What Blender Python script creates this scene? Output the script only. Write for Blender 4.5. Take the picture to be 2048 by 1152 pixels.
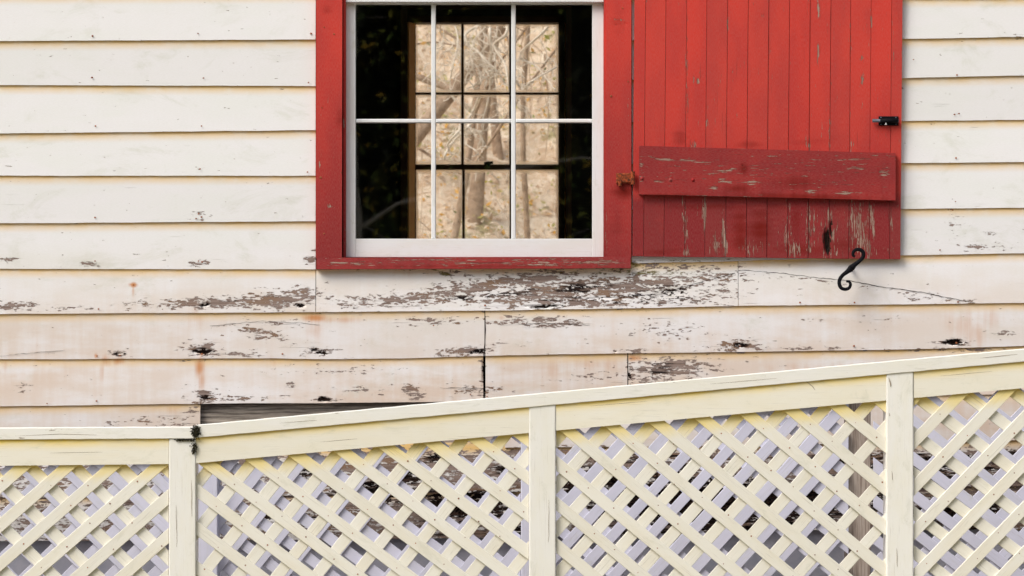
import bpy, math, random
import numpy as np
from mathutils import Vector
random.seed(7); RS = np.random.RandomState(11)
for o in list(bpy.data.objects): bpy.data.objects.remove(o)
S = bpy.context.scene; COL = S.collection

# ------------------------------------------------------------------ camera, sky, sun, exposure
F = 5960.0; DW = 11.45; ZC = 1.55; HOR = 850.0        # focal length in photo pixels, distance to the wall, camera height, horizon row
cam = bpy.data.cameras.new('camera'); co = bpy.data.objects.new('camera', cam); COL.objects.link(co)
co.location = (0, -DW, ZC); co.rotation_euler = (math.radians(90), 0, 0)
cam.sensor_width = 36; cam.lens = 36 * F / 2048; cam.shift_y = (HOR - 576) / 2048
cam.clip_start = 0.1; cam.clip_end = 400
cam.dof.use_dof = True; cam.dof.focus_distance = 11.3; cam.dof.aperture_fstop = 9
S.camera = co
SUN_EL, SUN_AZ = 45, 228                              # azimuth from north(+y) clockwise: the sun stands behind the camera, to its left
w = bpy.data.worlds.new('World'); S.world = w; w.use_nodes = True
nt = w.node_tree; nt.nodes.clear()
sky = nt.nodes.new('ShaderNodeTexSky'); sky.sky_type = 'NISHITA'; sky.sun_disc = False
sky.sun_elevation = math.radians(SUN_EL); sky.sun_rotation = math.radians(SUN_AZ); sky.dust_density = 3.0; sky.air_density = 1.0
hs = nt.nodes.new('ShaderNodeHueSaturation'); hs.inputs['Saturation'].default_value = 0.42; hs.inputs['Value'].default_value = 1.0
bg = nt.nodes.new('ShaderNodeBackground'); bg.inputs['Strength'].default_value = 0.15
ow = nt.nodes.new('ShaderNodeOutputWorld')
nt.links.new(sky.outputs[0], hs.inputs['Color']); nt.links.new(hs.outputs[0], bg.inputs['Color']); nt.links.new(bg.outputs[0], ow.inputs[0])
sl = bpy.data.lights.new('sun', 'SUN'); sl.energy = 1.7; sl.angle = math.radians(30); sl.color = (1.0, 0.945, 0.88)
so = bpy.data.objects.new('sun', sl); COL.objects.link(so)
az = math.radians(SUN_AZ); el = math.radians(SUN_EL)
sd = Vector((math.sin(az) * math.cos(el), math.cos(az) * math.cos(el), math.sin(el)))
so.rotation_euler = sd.to_track_quat('Z', 'Y').to_euler(); so.location = (-6, -14, 12)
S.view_settings.view_transform = 'Standard'; S.view_settings.look = 'None'; S.view_settings.gamma = 1
S.view_settings.exposure = 0.44
S.render.engine = 'CYCLES'

def P(px, py, y):
    D = DW + y
    return (float((px - 1024) * D / F), y, float(ZC + (HOR - py) * D / F))

# ------------------------------------------------------------------ node helper
class NT:
    def __init__(s, name):
        s.m = bpy.data.materials.new(name); s.m.use_nodes = True; s.t = s.m.node_tree; s.t.nodes.clear()
        s.out = s.t.nodes.new('ShaderNodeOutputMaterial')
    def n(s, typ, **kw):
        nd = s.t.nodes.new(typ)
        for k, v in kw.items(): setattr(nd, k, v)
        return nd
    def put(s, sock, v):
        if v is None: return
        if isinstance(v, bpy.types.NodeSocket): s.t.links.new(v, sock)
        elif isinstance(v, (tuple, list)) and len(v) == 3 and sock.type == 'RGBA': sock.default_value = (*v, 1)
        else: sock.default_value = v
    def math(s, op, a, b=None, c=None, clamp=False):
        nd = s.n('ShaderNodeMath', operation=op, use_clamp=clamp)
        s.put(nd.inputs[0], a); s.put(nd.inputs[1], b); s.put(nd.inputs[2], c); return nd.outputs[0]
    def vmul(s, v, k):
        nd = s.n('ShaderNodeVectorMath', operation='MULTIPLY'); s.put(nd.inputs[0], v); nd.inputs[1].default_value = k; return nd.outputs[0]
    def vadd(s, v, k):
        nd = s.n('ShaderNodeVectorMath', operation='ADD'); s.put(nd.inputs[0], v); s.put(nd.inputs[1], k); return nd.outputs[0]
    def noise(s, v, scale=1, detail=4, rough=0.55, dist=0, color=False):
        nd = s.n('ShaderNodeTexNoise'); s.put(nd.inputs['Vector'], v); nd.inputs['Scale'].default_value = scale
        nd.inputs['Detail'].default_value = detail; nd.inputs['Roughness'].default_value = rough; nd.inputs['Distortion'].default_value = dist
        return nd.outputs[1] if color else nd.outputs[0]
    def voro(s, v, scale=1):
        nd = s.n('ShaderNodeTexVoronoi'); s.put(nd.inputs['Vector'], v); nd.inputs['Scale'].default_value = scale
        sp = s.n('ShaderNodeSeparateColor'); s.t.links.new(nd.outputs['Color'], sp.inputs[0]); return sp.outputs[0]
    def rng(s, v, a, b, lo=0.0, hi=1.0, smooth=True):
        nd = s.n('ShaderNodeMapRange', interpolation_type='SMOOTHSTEP' if smooth else 'LINEAR')
        s.put(nd.inputs[0], v); s.put(nd.inputs[1], a); s.put(nd.inputs[2], b); nd.inputs[3].default_value = lo; nd.inputs[4].default_value = hi
        return nd.outputs[0]
    def mix(s, f, a, b, mode='MIX'):
        nd = s.n('ShaderNodeMix', data_type='RGBA', blend_type=mode)
        s.put(nd.inputs[0], f); s.put(nd.inputs[6], a); s.put(nd.inputs[7], b); return nd.outputs[2]
    def attr(s, name):
        nd = s.n('ShaderNodeAttribute', attribute_name=name); return nd.outputs['Fac']
    def uv(s): return s.n('ShaderNodeUVMap', uv_map='UVMap').outputs[0]
    def rand(s): return s.n('ShaderNodeObjectInfo').outputs['Random']
    def bump(s, h, dist, strength=1.0, normal=None):
        nd = s.n('ShaderNodeBump'); nd.inputs['Distance'].default_value = dist; nd.inputs['Strength'].default_value = strength
        s.put(nd.inputs['Height'], h); s.put(nd.inputs['Normal'], normal); return nd.outputs[0]
    def bsdf(s, color, rough=0.6, normal=None, spec=0.3, metal=0.0):
        nd = s.n('ShaderNodeBsdfPrincipled'); s.put(nd.inputs['Base Color'], color); s.put(nd.inputs['Roughness'], rough)
        s.put(nd.inputs['Normal'], normal); nd.inputs['Specular IOR Level'].default_value = spec; nd.inputs['Metallic'].default_value = metal
        return nd.outputs[0]
    def done(s, sh): s.t.links.new(sh, s.out.inputs[0]); return s.m

def paint_wood(name, paint, paint2, tan, bare, bare2, rough=0.55, flake=(14, 80), crackamt=0.5, rust=(0.52, 0.21, 0.06), tanlo=0.35, mildew=0.0, bare3=None, spec=0.12):
    """old paint on boards; peel, rot, rust, tan, moss, lap are wear maps stored on the mesh"""
    T = NT(name); uv = T.uv(); r = T.rand()
    off = T.n('ShaderNodeCombineXYZ'); T.put(off.inputs[0], T.math('MULTIPLY', r, 37.0)); T.put(off.inputs[1], T.math('MULTIPLY', r, 91.0))
    v = T.vadd(uv, off.outputs[0])
    a_peel, a_rot, a_rust, a_tan, a_moss, a_lap = [T.attr(k) for k in ('peel', 'rot', 'rust', 'tan', 'moss', 'lap')]
    fl = T.noise(T.vmul(v, (flake[0], flake[1], 1)), 1, 7, 0.68, 0.25)
    vo = T.voro(T.vadd(T.vmul(v, (flake[0] * 5, flake[1] * 2.6, 1)), T.noise(T.vmul(v, (60, 120, 1)), 1, 2, 0.5, color=True)), 1)
    n1 = T.math('ADD', T.math('MULTIPLY', T.math('SUBTRACT', fl, 0.5), 2.6), T.math('MULTIPLY', T.math('SUBTRACT', vo, 0.5), 0.42))
    m = T.math('ADD', n1, a_peel)
    peel = T.rng(m, 0.55, 0.60)
    nearp = T.rng(m, 0.30, 0.56)
    # hair cracks along the grain
    cr = T.noise(T.vmul(v, (5, 330, 1)), 1, 3, 0.6, 0.6)
    crm = T.math('MULTIPLY', T.rng(cr, 0.66, 0.70), T.rng(T.math('ADD', T.noise(T.vmul(v, (3, 12, 1)), 1, 3), T.math('MULTIPLY', a_peel, 0.8)), 0.58, 0.75))
    crm = T.math('MULTIPLY', crm, crackamt)
    # paint colour
    cloud = T.noise(T.vmul(v, (2.2, 7, 1)), 1, 5, 0.6)
    streak = T.noise(T.vmul(v, (26, 1.6, 1)), 1, 4, 0.6)
    fine = T.noise(T.vmul(v, (90, 420, 1)), 1, 3, 0.7)
    c = T.mix(T.rng(cloud, 0.38, 0.66), paint, paint2)
    tanf = T.math('MULTIPLY', a_tan, T.rng(T.math('ADD', T.math('MULTIPLY', cloud, 0.75), T.math('MULTIPLY', streak, 0.25)), 0.36, 0.60, tanlo, 1.0))
    c = T.mix(T.math('MULTIPLY', T.rng(T.noise(T.vmul(v, (3.5, 6, 1)), 1, 6, 0.7, 0.6), 0.52, 0.72), mildew), c, (0.56, 0.57, 0.47))
    c = T.mix(tanf, c, tan)
    lapf = T.math('MULTIPLY', T.math('POWER', a_lap, 1.1), T.rng(T.noise(T.vmul(v, (9, 14, 1)), 1, 5, 0.65), 0.28, 0.60, 0.55, 1.0))
    c = T.mix(T.math('MULTIPLY', lapf, 1.0), c, (0.78, 0.51, 0.18))  # yellow shade and dirt below each overlap, painted into the colour
    c = T.mix(T.math('MULTIPLY', r, 0.10), c, bare)
    c = T.mix(T.rng(fine, 0.3, 0.7, 0.0, 0.10), c, (0.45, 0.40, 0.34))
    c = T.mix(T.math('MULTIPLY', T.rng(T.math('ADD', a_rust, T.math('MULTIPLY', T.math('SUBTRACT', streak, 0.5), 0.9)), 0.15, 0.95), 0.9), c, rust)
    c = T.mix(T.math('MULTIPLY', T.math('MULTIPLY', nearp, a_peel), 0.35), c, bare)
    # bare wood
    g = T.noise(T.vmul(v, (4, 240, 1)), 1, 5, 0.7, 0.4)
    b = T.mix(T.rng(g, 0.35, 0.62), bare, bare2)
    if bare3: b = T.mix(T.rng(T.noise(T.vmul(v, (3, 16, 1)), 1, 3), 0.50, 0.64), b, bare3)
    drk = T.math('ADD', T.math('MULTIPLY', T.math('SUBTRACT', T.noise(T.vmul(v, (9, 60, 1)), 1, 5, 0.65), 0.5), 2.0), a_rot)
    b = T.mix(T.rng(drk, 0.40, 0.75), b, (0.016, 0.011, 0.010))
    c = T.mix(crm, c, (0.14, 0.09, 0.07))
    c = T.mix(peel, c, b)
    rotm = T.rng(T.math('ADD', T.math('MULTIPLY', n1, 0.55), a_rot), 0.72, 0.80)
    c = T.mix(rotm, c, T.mix(T.rng(g, 0.4, 0.6), (0.006, 0.005, 0.005), (0.035, 0.018, 0.012)))
    mo = T.rng(T.math('ADD', T.math('MULTIPLY', T.math('SUBTRACT', T.noise(T.vmul(v, (30, 60, 1)), 1, 5, 0.7), 0.5), 2.0), a_moss), 0.45, 0.75)
    c = T.mix(T.math('MULTIPLY', mo, 0.9), c, (0.12, 0.095, 0.015))
    h = T.math('SUBTRACT', T.math('MULTIPLY', fine, 0.12), T.math('ADD', peel, T.math('MULTIPLY', crm, 1.2)))
    h = T.math('ADD', h, T.math('MULTIPLY', g, T.math('MULTIPLY', peel, 0.5)))
    nrm = T.bump(h, 0.0022, 0.9)
    return T.done(T.bsdf(c, T.rng(peel, 0, 1, rough, 0.9), nrm, spec))

def simple_wood(name, c1, c2, rough=0.8, sc=(4, 120), bump=0.0008, spec=0.2):
    T = NT(name); uv = T.uv(); r = T.rand()
    off = T.n('ShaderNodeCombineXYZ'); T.put(off.inputs[0], T.math('MULTIPLY', r, 37.0)); T.put(off.inputs[1], T.math('MULTIPLY', r, 91.0))
    v = T.vadd(uv, off.outputs[0])
    g = T.noise(T.vmul(v, (sc[0], sc[1], 1)), 1, 6, 0.7, 0.5)
    return T.done(T.bsdf(T.mix(T.rng(g, 0.32, 0.66), c1, c2), rough, T.bump(g, bump), spec))

def cream_paint(name, base, dirt, shade_tint, rough=0.5, band=False, shade_amt=0.5, under=(0.30, 0.25, 0.2), grain=0.6):
    T = NT(name); uv = T.uv(); r = T.rand()
    off = T.n('ShaderNodeCombineXYZ'); T.put(off.inputs[0], T.math('MULTIPLY', r, 37.0)); T.put(off.inputs[1], T.math('MULTIPLY', r, 91.0))
    v = T.vadd(uv, off.outputs[0])
    cl = T.noise(T.vmul(v, (5, 14, 1)), 1, 5, 0.62)
    g = T.noise(T.vmul(v, (7, 260, 1)), 1, 4, 0.65, 0.3)
    sp = T.noise(T.vmul(v, (110, 160, 1)), 1, 3, 0.6)
    c = T.mix(T.rng(cl, 0.38, 0.68, 0.0, 0.8), base, dirt)
    c = T.mix(T.math('MULTIPLY', T.math('MULTIPLY', T.attr('lap'), shade_amt), T.rng(T.noise(T.vmul(v, (6, 18, 1)), 1, 4), 0.3, 0.6, 0.5, 1)), c, shade_tint)  # yellow shade under the cap, painted in through the lap map
    c = T.mix(T.rng(T.noise(T.vmul(v, (9, 22, 1)), 1, 6, 0.75, 0.5), 0.54, 0.70, 0.0, 0.30), c, (0.50, 0.50, 0.38))
    c = T.mix(T.math('MULTIPLY', r, 0.12), c, tuple(x * .7 for x in dirt))
    if band:                                            # yellow shade painted onto the slats right under the sloping rail
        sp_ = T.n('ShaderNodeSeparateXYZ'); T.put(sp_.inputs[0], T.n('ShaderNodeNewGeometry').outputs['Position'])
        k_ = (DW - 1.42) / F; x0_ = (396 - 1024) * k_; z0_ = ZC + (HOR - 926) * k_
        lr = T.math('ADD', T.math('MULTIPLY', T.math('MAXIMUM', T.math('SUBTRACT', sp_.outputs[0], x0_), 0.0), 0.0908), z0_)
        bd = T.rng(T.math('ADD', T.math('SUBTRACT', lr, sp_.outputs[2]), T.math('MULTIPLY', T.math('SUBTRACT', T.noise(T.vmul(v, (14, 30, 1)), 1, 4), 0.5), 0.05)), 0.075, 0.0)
        c = T.mix(T.math('MULTIPLY', bd, 0.85), c, shade_tint)
    c = T.mix(T.math('MULTIPLY', T.rng(g, 0.58, 0.72), 0.5 * grain), c, under)
    c = T.mix(T.math('MULTIPLY', T.rng(sp, 0.70, 0.76), 0.5), c, (0.33, 0.2, 0.1))
    c = T.mix(T.math('MULTIPLY', T.rng(T.math('SUBTRACT', T.math('ADD', T.math('MULTIPLY', T.math('SUBTRACT', T.noise(T.vmul(v, (12, 70, 1)), 1, 6, 0.7), 0.5), 2.4), T.attr('peel')), 0.0), 0.62, 0.68), 0.9), c, under)
    mo = T.rng(T.math('ADD', T.math('MULTIPLY', T.math('SUBTRACT', T.noise(T.vmul(v, (60, 60, 1)), 1, 4, 0.7), 0.5), 2.0), T.attr('moss')), 0.5, 0.7)
    c = T.mix(mo, c, (0.022, 0.02, 0.010))
    return T.done(T.bsdf(c, rough, T.bump(T.math('ADD', g, T.math('MULTIPLY', sp, 0.3)), 0.0006 * grain), 0.3))

def plain(name, c, rough=0.6, metal=0.0, spec=0.3, var=0.25, sc=40, c2=None, bump=0.0005):
    T = NT(name); g = T.n('ShaderNodeTexCoord').outputs['Object']
    n = T.noise(g, sc, 5, 0.65)
    cc = T.mix(T.rng(n, 0.35, 0.65), c, c2 if c2 else tuple(x * (1 - var) for x in c))
    return T.done(T.bsdf(cc, rough, T.bump(n, bump), spec, metal))

M = {}
M['white'] = paint_wood('old_white_paint', (0.80, 0.79, 0.79), (0.78, 0.785, 0.765), (0.67, 0.54, 0.44), (0.17, 0.12, 0.10), (0.31, 0.24, 0.205), flake=(17, 66), tanlo=0.22, mildew=0.5, bare3=(0.24, 0.155, 0.105))
M['red'] = paint_wood('old_red_paint', (0.58, 0.038, 0.026), (0.48, 0.032, 0.026), (0.215, 0.010, 0.014), (0.20, 0.08, 0.06), (0.38, 0.28, 0.22), rough=0.5,
                      flake=(12, 125), crackamt=0.8, rust=(0.15, 0.010, 0.006), tanlo=0.8, spec=0.06)
M['cream'] = cream_paint('cream_fence_paint', (0.81, 0.775, 0.665), (0.79, 0.74, 0.60), (0.92, 0.68, 0.15), shade_amt=1.5)
M['slat'] = cream_paint('cream_slat_paint', (0.80, 0.775, 0.69), (0.77, 0.725, 0.60), (0.84, 0.66, 0.20), shade_amt=0.0, band=True, grain=0.9)
M['post'] = cream_paint('whiter_post_paint', (0.82, 0.805, 0.755), (0.80, 0.775, 0.68), (0.78, 0.60, 0.16))
M['pale'] = cream_paint('pale_fence_paint', (0.60, 0.595, 0.70), (0.54, 0.54, 0.64), (0.6, 0.6, 0.6), grain=0.9)  # bluish cast of its shade is put into the rear railing's paint
M['sash'] = cream_paint('sash_white_paint', (0.755, 0.765, 0.77), (0.73, 0.71, 0.68), (0.6, 0.5, 0.3), grain=0.5)
M['graywood'] = simple_wood('grey_weathered_wood', (0.06, 0.048, 0.04), (0.46, 0.40, 0.33), sc=(4, 110))
M['brownwood'] = simple_wood('brown_weathered_wood', (0.20, 0.15, 0.12), (0.42, 0.36, 0.31))
M['frame_in'] = simple_wood('stained_interior_wood', (0.42, 0.16, 0.04), (0.30, 0.11, 0.03), 0.6, sc=(3, 80))
M['dark_bar'] = simple_wood('dark_stained_window_bars', (0.085, 0.035, 0.014), (0.05, 0.02, 0.01), 0.6, sc=(3, 80))  # back window wood darkened, the unlit copy beside the lit jamb
M['orange_wood'] = simple_wood('orange_varnished_wood', (0.88, 0.42, 0.14), (0.78, 0.34, 0.10), 0.5, sc=(3, 80))  # light falling on the far jamb is put into the wood colour
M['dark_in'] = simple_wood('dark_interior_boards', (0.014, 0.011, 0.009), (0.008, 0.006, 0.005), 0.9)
M['found'] = plain('grey_foundation_render', (0.40, 0.41, 0.48), 0.9, c2=(0.50, 0.49, 0.55), sc=7, bump=0.003)
M['iron'] = plain('black_iron', (0.004, 0.004, 0.006), 0.7, 0.0, 0.12, sc=60, bump=0.0008)
M['steel'] = plain('worn_steel', (0.12, 0.13, 0.16), 0.5, 0.3)
M['rusty'] = plain('rusty_iron', (0.36, 0.07, 0.018), 0.9, c2=(0.07, 0.02, 0.01), sc=120, bump=0.003)
M['nail'] = plain('rusty_nail', (0.38, 0.13, 0.045), 0.8, c2=(0.16, 0.045, 0.02), sc=90)
M['mark'] = plain('white_mark', (0.7, 0.7, 0.7))
M['grass'] = plain('grass_ground', (0.24, 0.20, 0.12), 0.95, c2=(0.17, 0.16, 0.07), sc=3)
M['woodhill'] = plain('distant_evergreens', (0.02, 0.03, 0.012), 0.95, c2=(0.045, 0.05, 0.015), sc=3)
def bankmat():
    T = NT('leaf_litter_bank'); p = T.n('ShaderNodeTexCoord').outputs['Object']
    a = T.noise(p, 5, 8, 0.75, 1.2); b = T.noise(T.vmul(p, (1, 1, .5)), 1.1, 4, 0.6, .6); c_ = T.noise(p, 38, 4, 0.7)
    c = T.mix(T.rng(a, .38, .62), (0.66, 0.49, 0.35), (0.92, 0.82, 0.69)); c = T.mix(T.rng(b, .45, .7, 0, .7), c, (0.76, 0.61, 0.48))
    c = T.mix(T.rng(c_, .56, .66, 0, .8), c, (0.92, 0.84, 0.73)); c = T.mix(T.math('MULTIPLY', T.rng(T.noise(p, 2.3, 5, .7), .56, .66), .7), c, (0.26, 0.26, 0.09))
    return T.done(T.bsdf(c, 0.9, T.bump(T.math('ADD', a, c_), 0.008), 0.1))
M['bank'] = bankmat()
M['deck'] = simple_wood('ramp_deck_boards', (0.16, 0.14, 0.12), (0.26, 0.23, 0.2))
M['moss'] = plain('dark_moss', (0.035, 0.03, 0.012), 0.95, c2=(0.012, 0.01, 0.008), sc=150)
M['roof'] = plain('roof_metal', (0.12, 0.12, 0.12))

def leafmat(name, cols, trans=0.35):
    T = NT(name); r = T.attr('tone'); c = cols[0]
    for i, cc in enumerate(cols[1:]):
        t = (i + 1) / len(cols); c = T.mix(T.rng(r, t - 0.01, t + 0.01), c, cc)
    d = T.bsdf(c, 0.6, None, 0.2); tr = T.n('ShaderNodeBsdfTranslucent'); T.put(tr.inputs[0], c)
    mx = T.n('ShaderNodeMixShader'); mx.inputs[0].default_value = trans
    T.t.links.new(d, mx.inputs[1]); T.t.links.new(tr.outputs[0], mx.inputs[2]); return T.done(mx.outputs[0])
M['leaf_green'] = leafmat('green_leaves', [(0.20, 0.30, 0.08), (0.38, 0.44, 0.10), (0.62, 0.58, 0.12), (0.12, 0.18, 0.06), (0.80, 0.52, 0.08)], 0.5)
M['leaf_brown'] = leafmat('autumn_leaves', [(0.84, 0.71, 0.58), (0.62, 0.46, 0.34), (0.92, 0.84, 0.74), (0.88, 0.80, 0.70), (0.46, 0.46, 0.16), (0.80, 0.48, 0.12)], 0.35)
M['leaf_dark'] = leafmat('dark_evergreen_leaves', [(0.03, 0.05, 0.015), (0.05, 0.07, 0.02), (0.11, 0.11, 0.02), (0.02, 0.03, 0.01)], 0.2)
M['spanish_moss'] = leafmat('spanish_moss', [(0.76, 0.64, 0.53), (0.66, 0.54, 0.44), (0.85, 0.76, 0.66), (0.45, 0.34, 0.26)], 0.5)
M['bark_pale'] = plain('pale_bark', (0.90, 0.84, 0.76), 0.9, sc=9, c2=(0.74, 0.66, 0.57), bump=0.01)
M['bark_brown'] = plain('brown_bark', (0.50, 0.38, 0.29), 0.95, sc=14, c2=(0.30, 0.21, 0.15), bump=0.02)

def glass(name, dusty):
    T = NT(name)
    tr = T.n('ShaderNodeBsdfTransparent'); T.put(tr.inputs[0], (0.99, 0.99, 0.98) if not dusty else (0.99, 0.97, 0.94))
    gl = T.n('ShaderNodeBsdfGlossy'); gl.inputs['Roughness'].default_value = 0.015
    tc = T.n('ShaderNodeTexCoord').outputs['Object']
    T.put(gl.inputs['Normal'], T.bump(T.noise(tc, 3.5, 2, 0.5), 0.0002))
    fr = T.n('ShaderNodeFresnel'); fr.inputs[0].default_value = 1.52
    mx = T.n('ShaderNodeMixShader'); T.put(mx.inputs[0], fr.outputs[0]); T.t.links.new(tr.outputs[0], mx.inputs[1]); T.t.links.new(gl.outputs[0], mx.inputs[2])
    sh = mx.outputs[0]
    if dusty:
        uv = T.uv(); sp = T.n('ShaderNodeSeparateXYZ'); T.put(sp.inputs[0], uv)
        ex = T.math('ABSOLUTE', T.math('SUBTRACT', sp.outputs[0], 0.5)); ey = T.math('ABSOLUTE', T.math('SUBTRACT', sp.outputs[1], 0.5))
        e = T.rng(T.math('ADD', T.math('MAXIMUM', ex, ey), T.math('MULTIPLY', T.math('SUBTRACT', T.noise(tc, 9, 4), 0.5), 0.10)), 0.43, 0.51)
        sm = T.rng(T.noise(T.vmul(tc, (7, 7, 2.5)), 1, 6, 0.65, 0.8), 0.35, 0.75)
        scr = T.rng(T.noise(T.vmul(tc, (160, 160, 14)), 1, 3, 0.6, 0.6), 0.60, 0.72)
        f = T.math('ADD', T.math('ADD', T.math('MULTIPLY', e, 0.75), T.math('MULTIPLY', sm, 0.16)), T.math('MULTIPLY', scr, 0.12), clamp=True)
        f = T.math('ADD', f, 0.02)
        du = T.n('ShaderNodeBsdfTranslucent'); T.put(du.inputs[0], (0.95, 0.84, 0.70))
        m2 = T.n('ShaderNodeMixShader'); T.put(m2.inputs[0], f); T.t.links.new(sh, m2.inputs[1]); T.t.links.new(du.outputs[0], m2.inputs[2]); sh = m2.outputs[0]
    return T.done(sh)
M['glass'] = glass('clear_old_glass', False); M['dusty'] = glass('dusty_glass', True)

# ------------------------------------------------------------------ object helpers
def link(name, me, mat=None, parent=None):
    o = bpy.data.objects.new(name, me); COL.objects.link(o)
    if mat is not None: me.materials.append(mat)
    if parent is not None: o.parent = parent
    return o
def tag(o, label=None, cat=None, group=None, kind=None):
    for k, v in (('label', label), ('category', cat), ('group', group), ('kind', kind)):
        if v: o[k] = v
    return o
def thing(name, label, cat, group=None):
    return tag(link(name, None), label, cat, group)
def mesh_np(name, V, Fc, uv=None, attrs=None, smooth=False):
    """V (n,3), Fc list/array of quads or polygons"""
    me = bpy.data.meshes.new(name)
    me.from_pydata([tuple(map(float, v)) for v in V], [], [tuple(map(int, f)) for f in Fc])
    if uv is not None:
        ul = me.uv_layers.new(name='UVMap'); idx = np.empty(len(me.loops), dtype=np.int32); me.loops.foreach_get('vertex_index', idx)
        ul.data.foreach_set('uv', np.asarray(uv, dtype=np.float32)[idx].ravel())
    for k, a in (attrs or {}).items():
        at = me.attributes.new(k, 'FLOAT', 'POINT'); at.data.foreach_set('value', np.asarray(a, dtype=np.float32))
    if smooth: me.polygons.foreach_set('use_smooth', [True] * len(me.polygons))
    me.update(); return me

def prism(name, poly, y0, y1, mat, parent, ang=0.0, ch=0.0012, lap=None, attrs=None, wear=None):
    """convex polygon [(X,Z)..] counter-clockwise seen from the camera, front at y0, back at y1, small chamfer; grain runs at angle ang"""
    n = len(poly); p = np.array(poly, float)
    a2 = 0.5 * sum(p[i][0] * p[(i + 1) % n][1] - p[(i + 1) % n][0] * p[i][1] for i in range(n))
    if a2 < 0: p = p[::-1]
    c = []
    for i in range(n):
        a, b, d = p[i - 1], p[i], p[(i + 1) % n]
        e1 = (b - a) / (np.linalg.norm(b - a) + 1e-9); e2 = (d - b) / (np.linalg.norm(d - b) + 1e-9)
        n1 = np.array([-e1[1], e1[0]]); n2 = np.array([-e2[1], e2[0]]); k = n1 + n2; k /= max(0.5, 1 + n1 @ n2)
        c.append(b + k * ch)
    V = [(q[0], y0, q[1]) for q in c] + [(q[0], y0 + ch, q[1]) for q in p] + [(q[0], y1, q[1]) for q in p]
    Fc = [list(range(n))] + [[n + (i + 1) % n, (i + 1) % n, i, n + i] for i in range(n)] + [[2 * n + (i + 1) % n, n + (i + 1) % n, n + i, 2 * n + i] for i in range(n)] + [[3 * n - 1 - i for i in range(n)]]
    V = np.array(V); ca, sa = math.cos(ang), math.sin(ang)
    uv = np.stack([V[:, 0] * ca + V[:, 2] * sa, -V[:, 0] * sa + V[:, 2] * ca + V[:, 1] * 1.0], 1)
    at = {}
    if wear is not None:
        at = wear(V)
    return link(name, mesh_np(name, V, Fc, uv, at), mat, parent)

def pbox(name, x0, x1, y0px, y1px, ya, yb, mat, parent, ang=0.0, ch=0.0015):
    """box from photo columns/rows measured on its front face (depth ya)"""
    a = P(x0, y1px, ya); b = P(x1, y0px, ya)
    return prism(name, [(a[0], a[2]), (b[0], a[2]), (b[0], b[2]), (a[0], b[2])], ya, yb, mat, parent, ang, ch)
def wbox(name, lo, hi, mat, parent=None):
    x0, y0, z0 = lo; x1, y1, z1 = hi
    return prism(name, [(x0, z0), (x1, z0), (x1, z1), (x0, z1)], y0, y1, mat, parent, 0, 0.0)

def tube_geo(pts, rad, seg=8, cap=True):
    pts = [Vector(p) for p in pts]; V = []; Fc = []
    up = Vector((0, 1, 0))
    for i, p in enumerate(pts):
        t = (pts[min(i + 1, len(pts) - 1)] - pts[max(i - 1, 0)]).normalized()
        u = up.cross(t)
        if u.length < 1e-3: u = Vector((1, 0, 0)).cross(t)
        u.normalize(); v = t.cross(u); r = rad[i] if isinstance(rad, (list, tuple)) else rad
        for k in range(seg):
            a = 2 * math.pi * k / seg; V.append(tuple(p + (u * math.cos(a) + v * math.sin(a)) * r))
    for i in range(len(pts) - 1):
        for k in range(seg):
            a = i * seg + k; b = i * seg + (k + 1) % seg; Fc.append((a, b, b + seg, a + seg))
    if cap: Fc.append(tuple(reversed(range(seg)))); Fc.append(tuple(range((len(pts) - 1) * seg, len(pts) * seg)))
    return V, Fc
def join_geo(parts):
    V = []; Fc = []
    for v, f in parts:
        k = len(V); V += list(v); Fc += [tuple(i + k for i in q) for q in f]
    return V, Fc
def spline(pts, n=8):
    out = []; P_ = [Vector(p) for p in pts]; P_ = [2 * P_[0] - P_[1]] + P_ + [2 * P_[-1] - P_[-2]]
    for i in range(1, len(P_) - 2):
        a, b, c, d = P_[i - 1:i + 3]
        for k in range(n):
            t = k / n; out.append(0.5 * ((2 * b) + (c - a) * t + (2 * a - 5 * b + 4 * c - d) * t * t + (3 * b - a - 3 * c + d) * t ** 3))
    out.append(P_[-2]); return out

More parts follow.
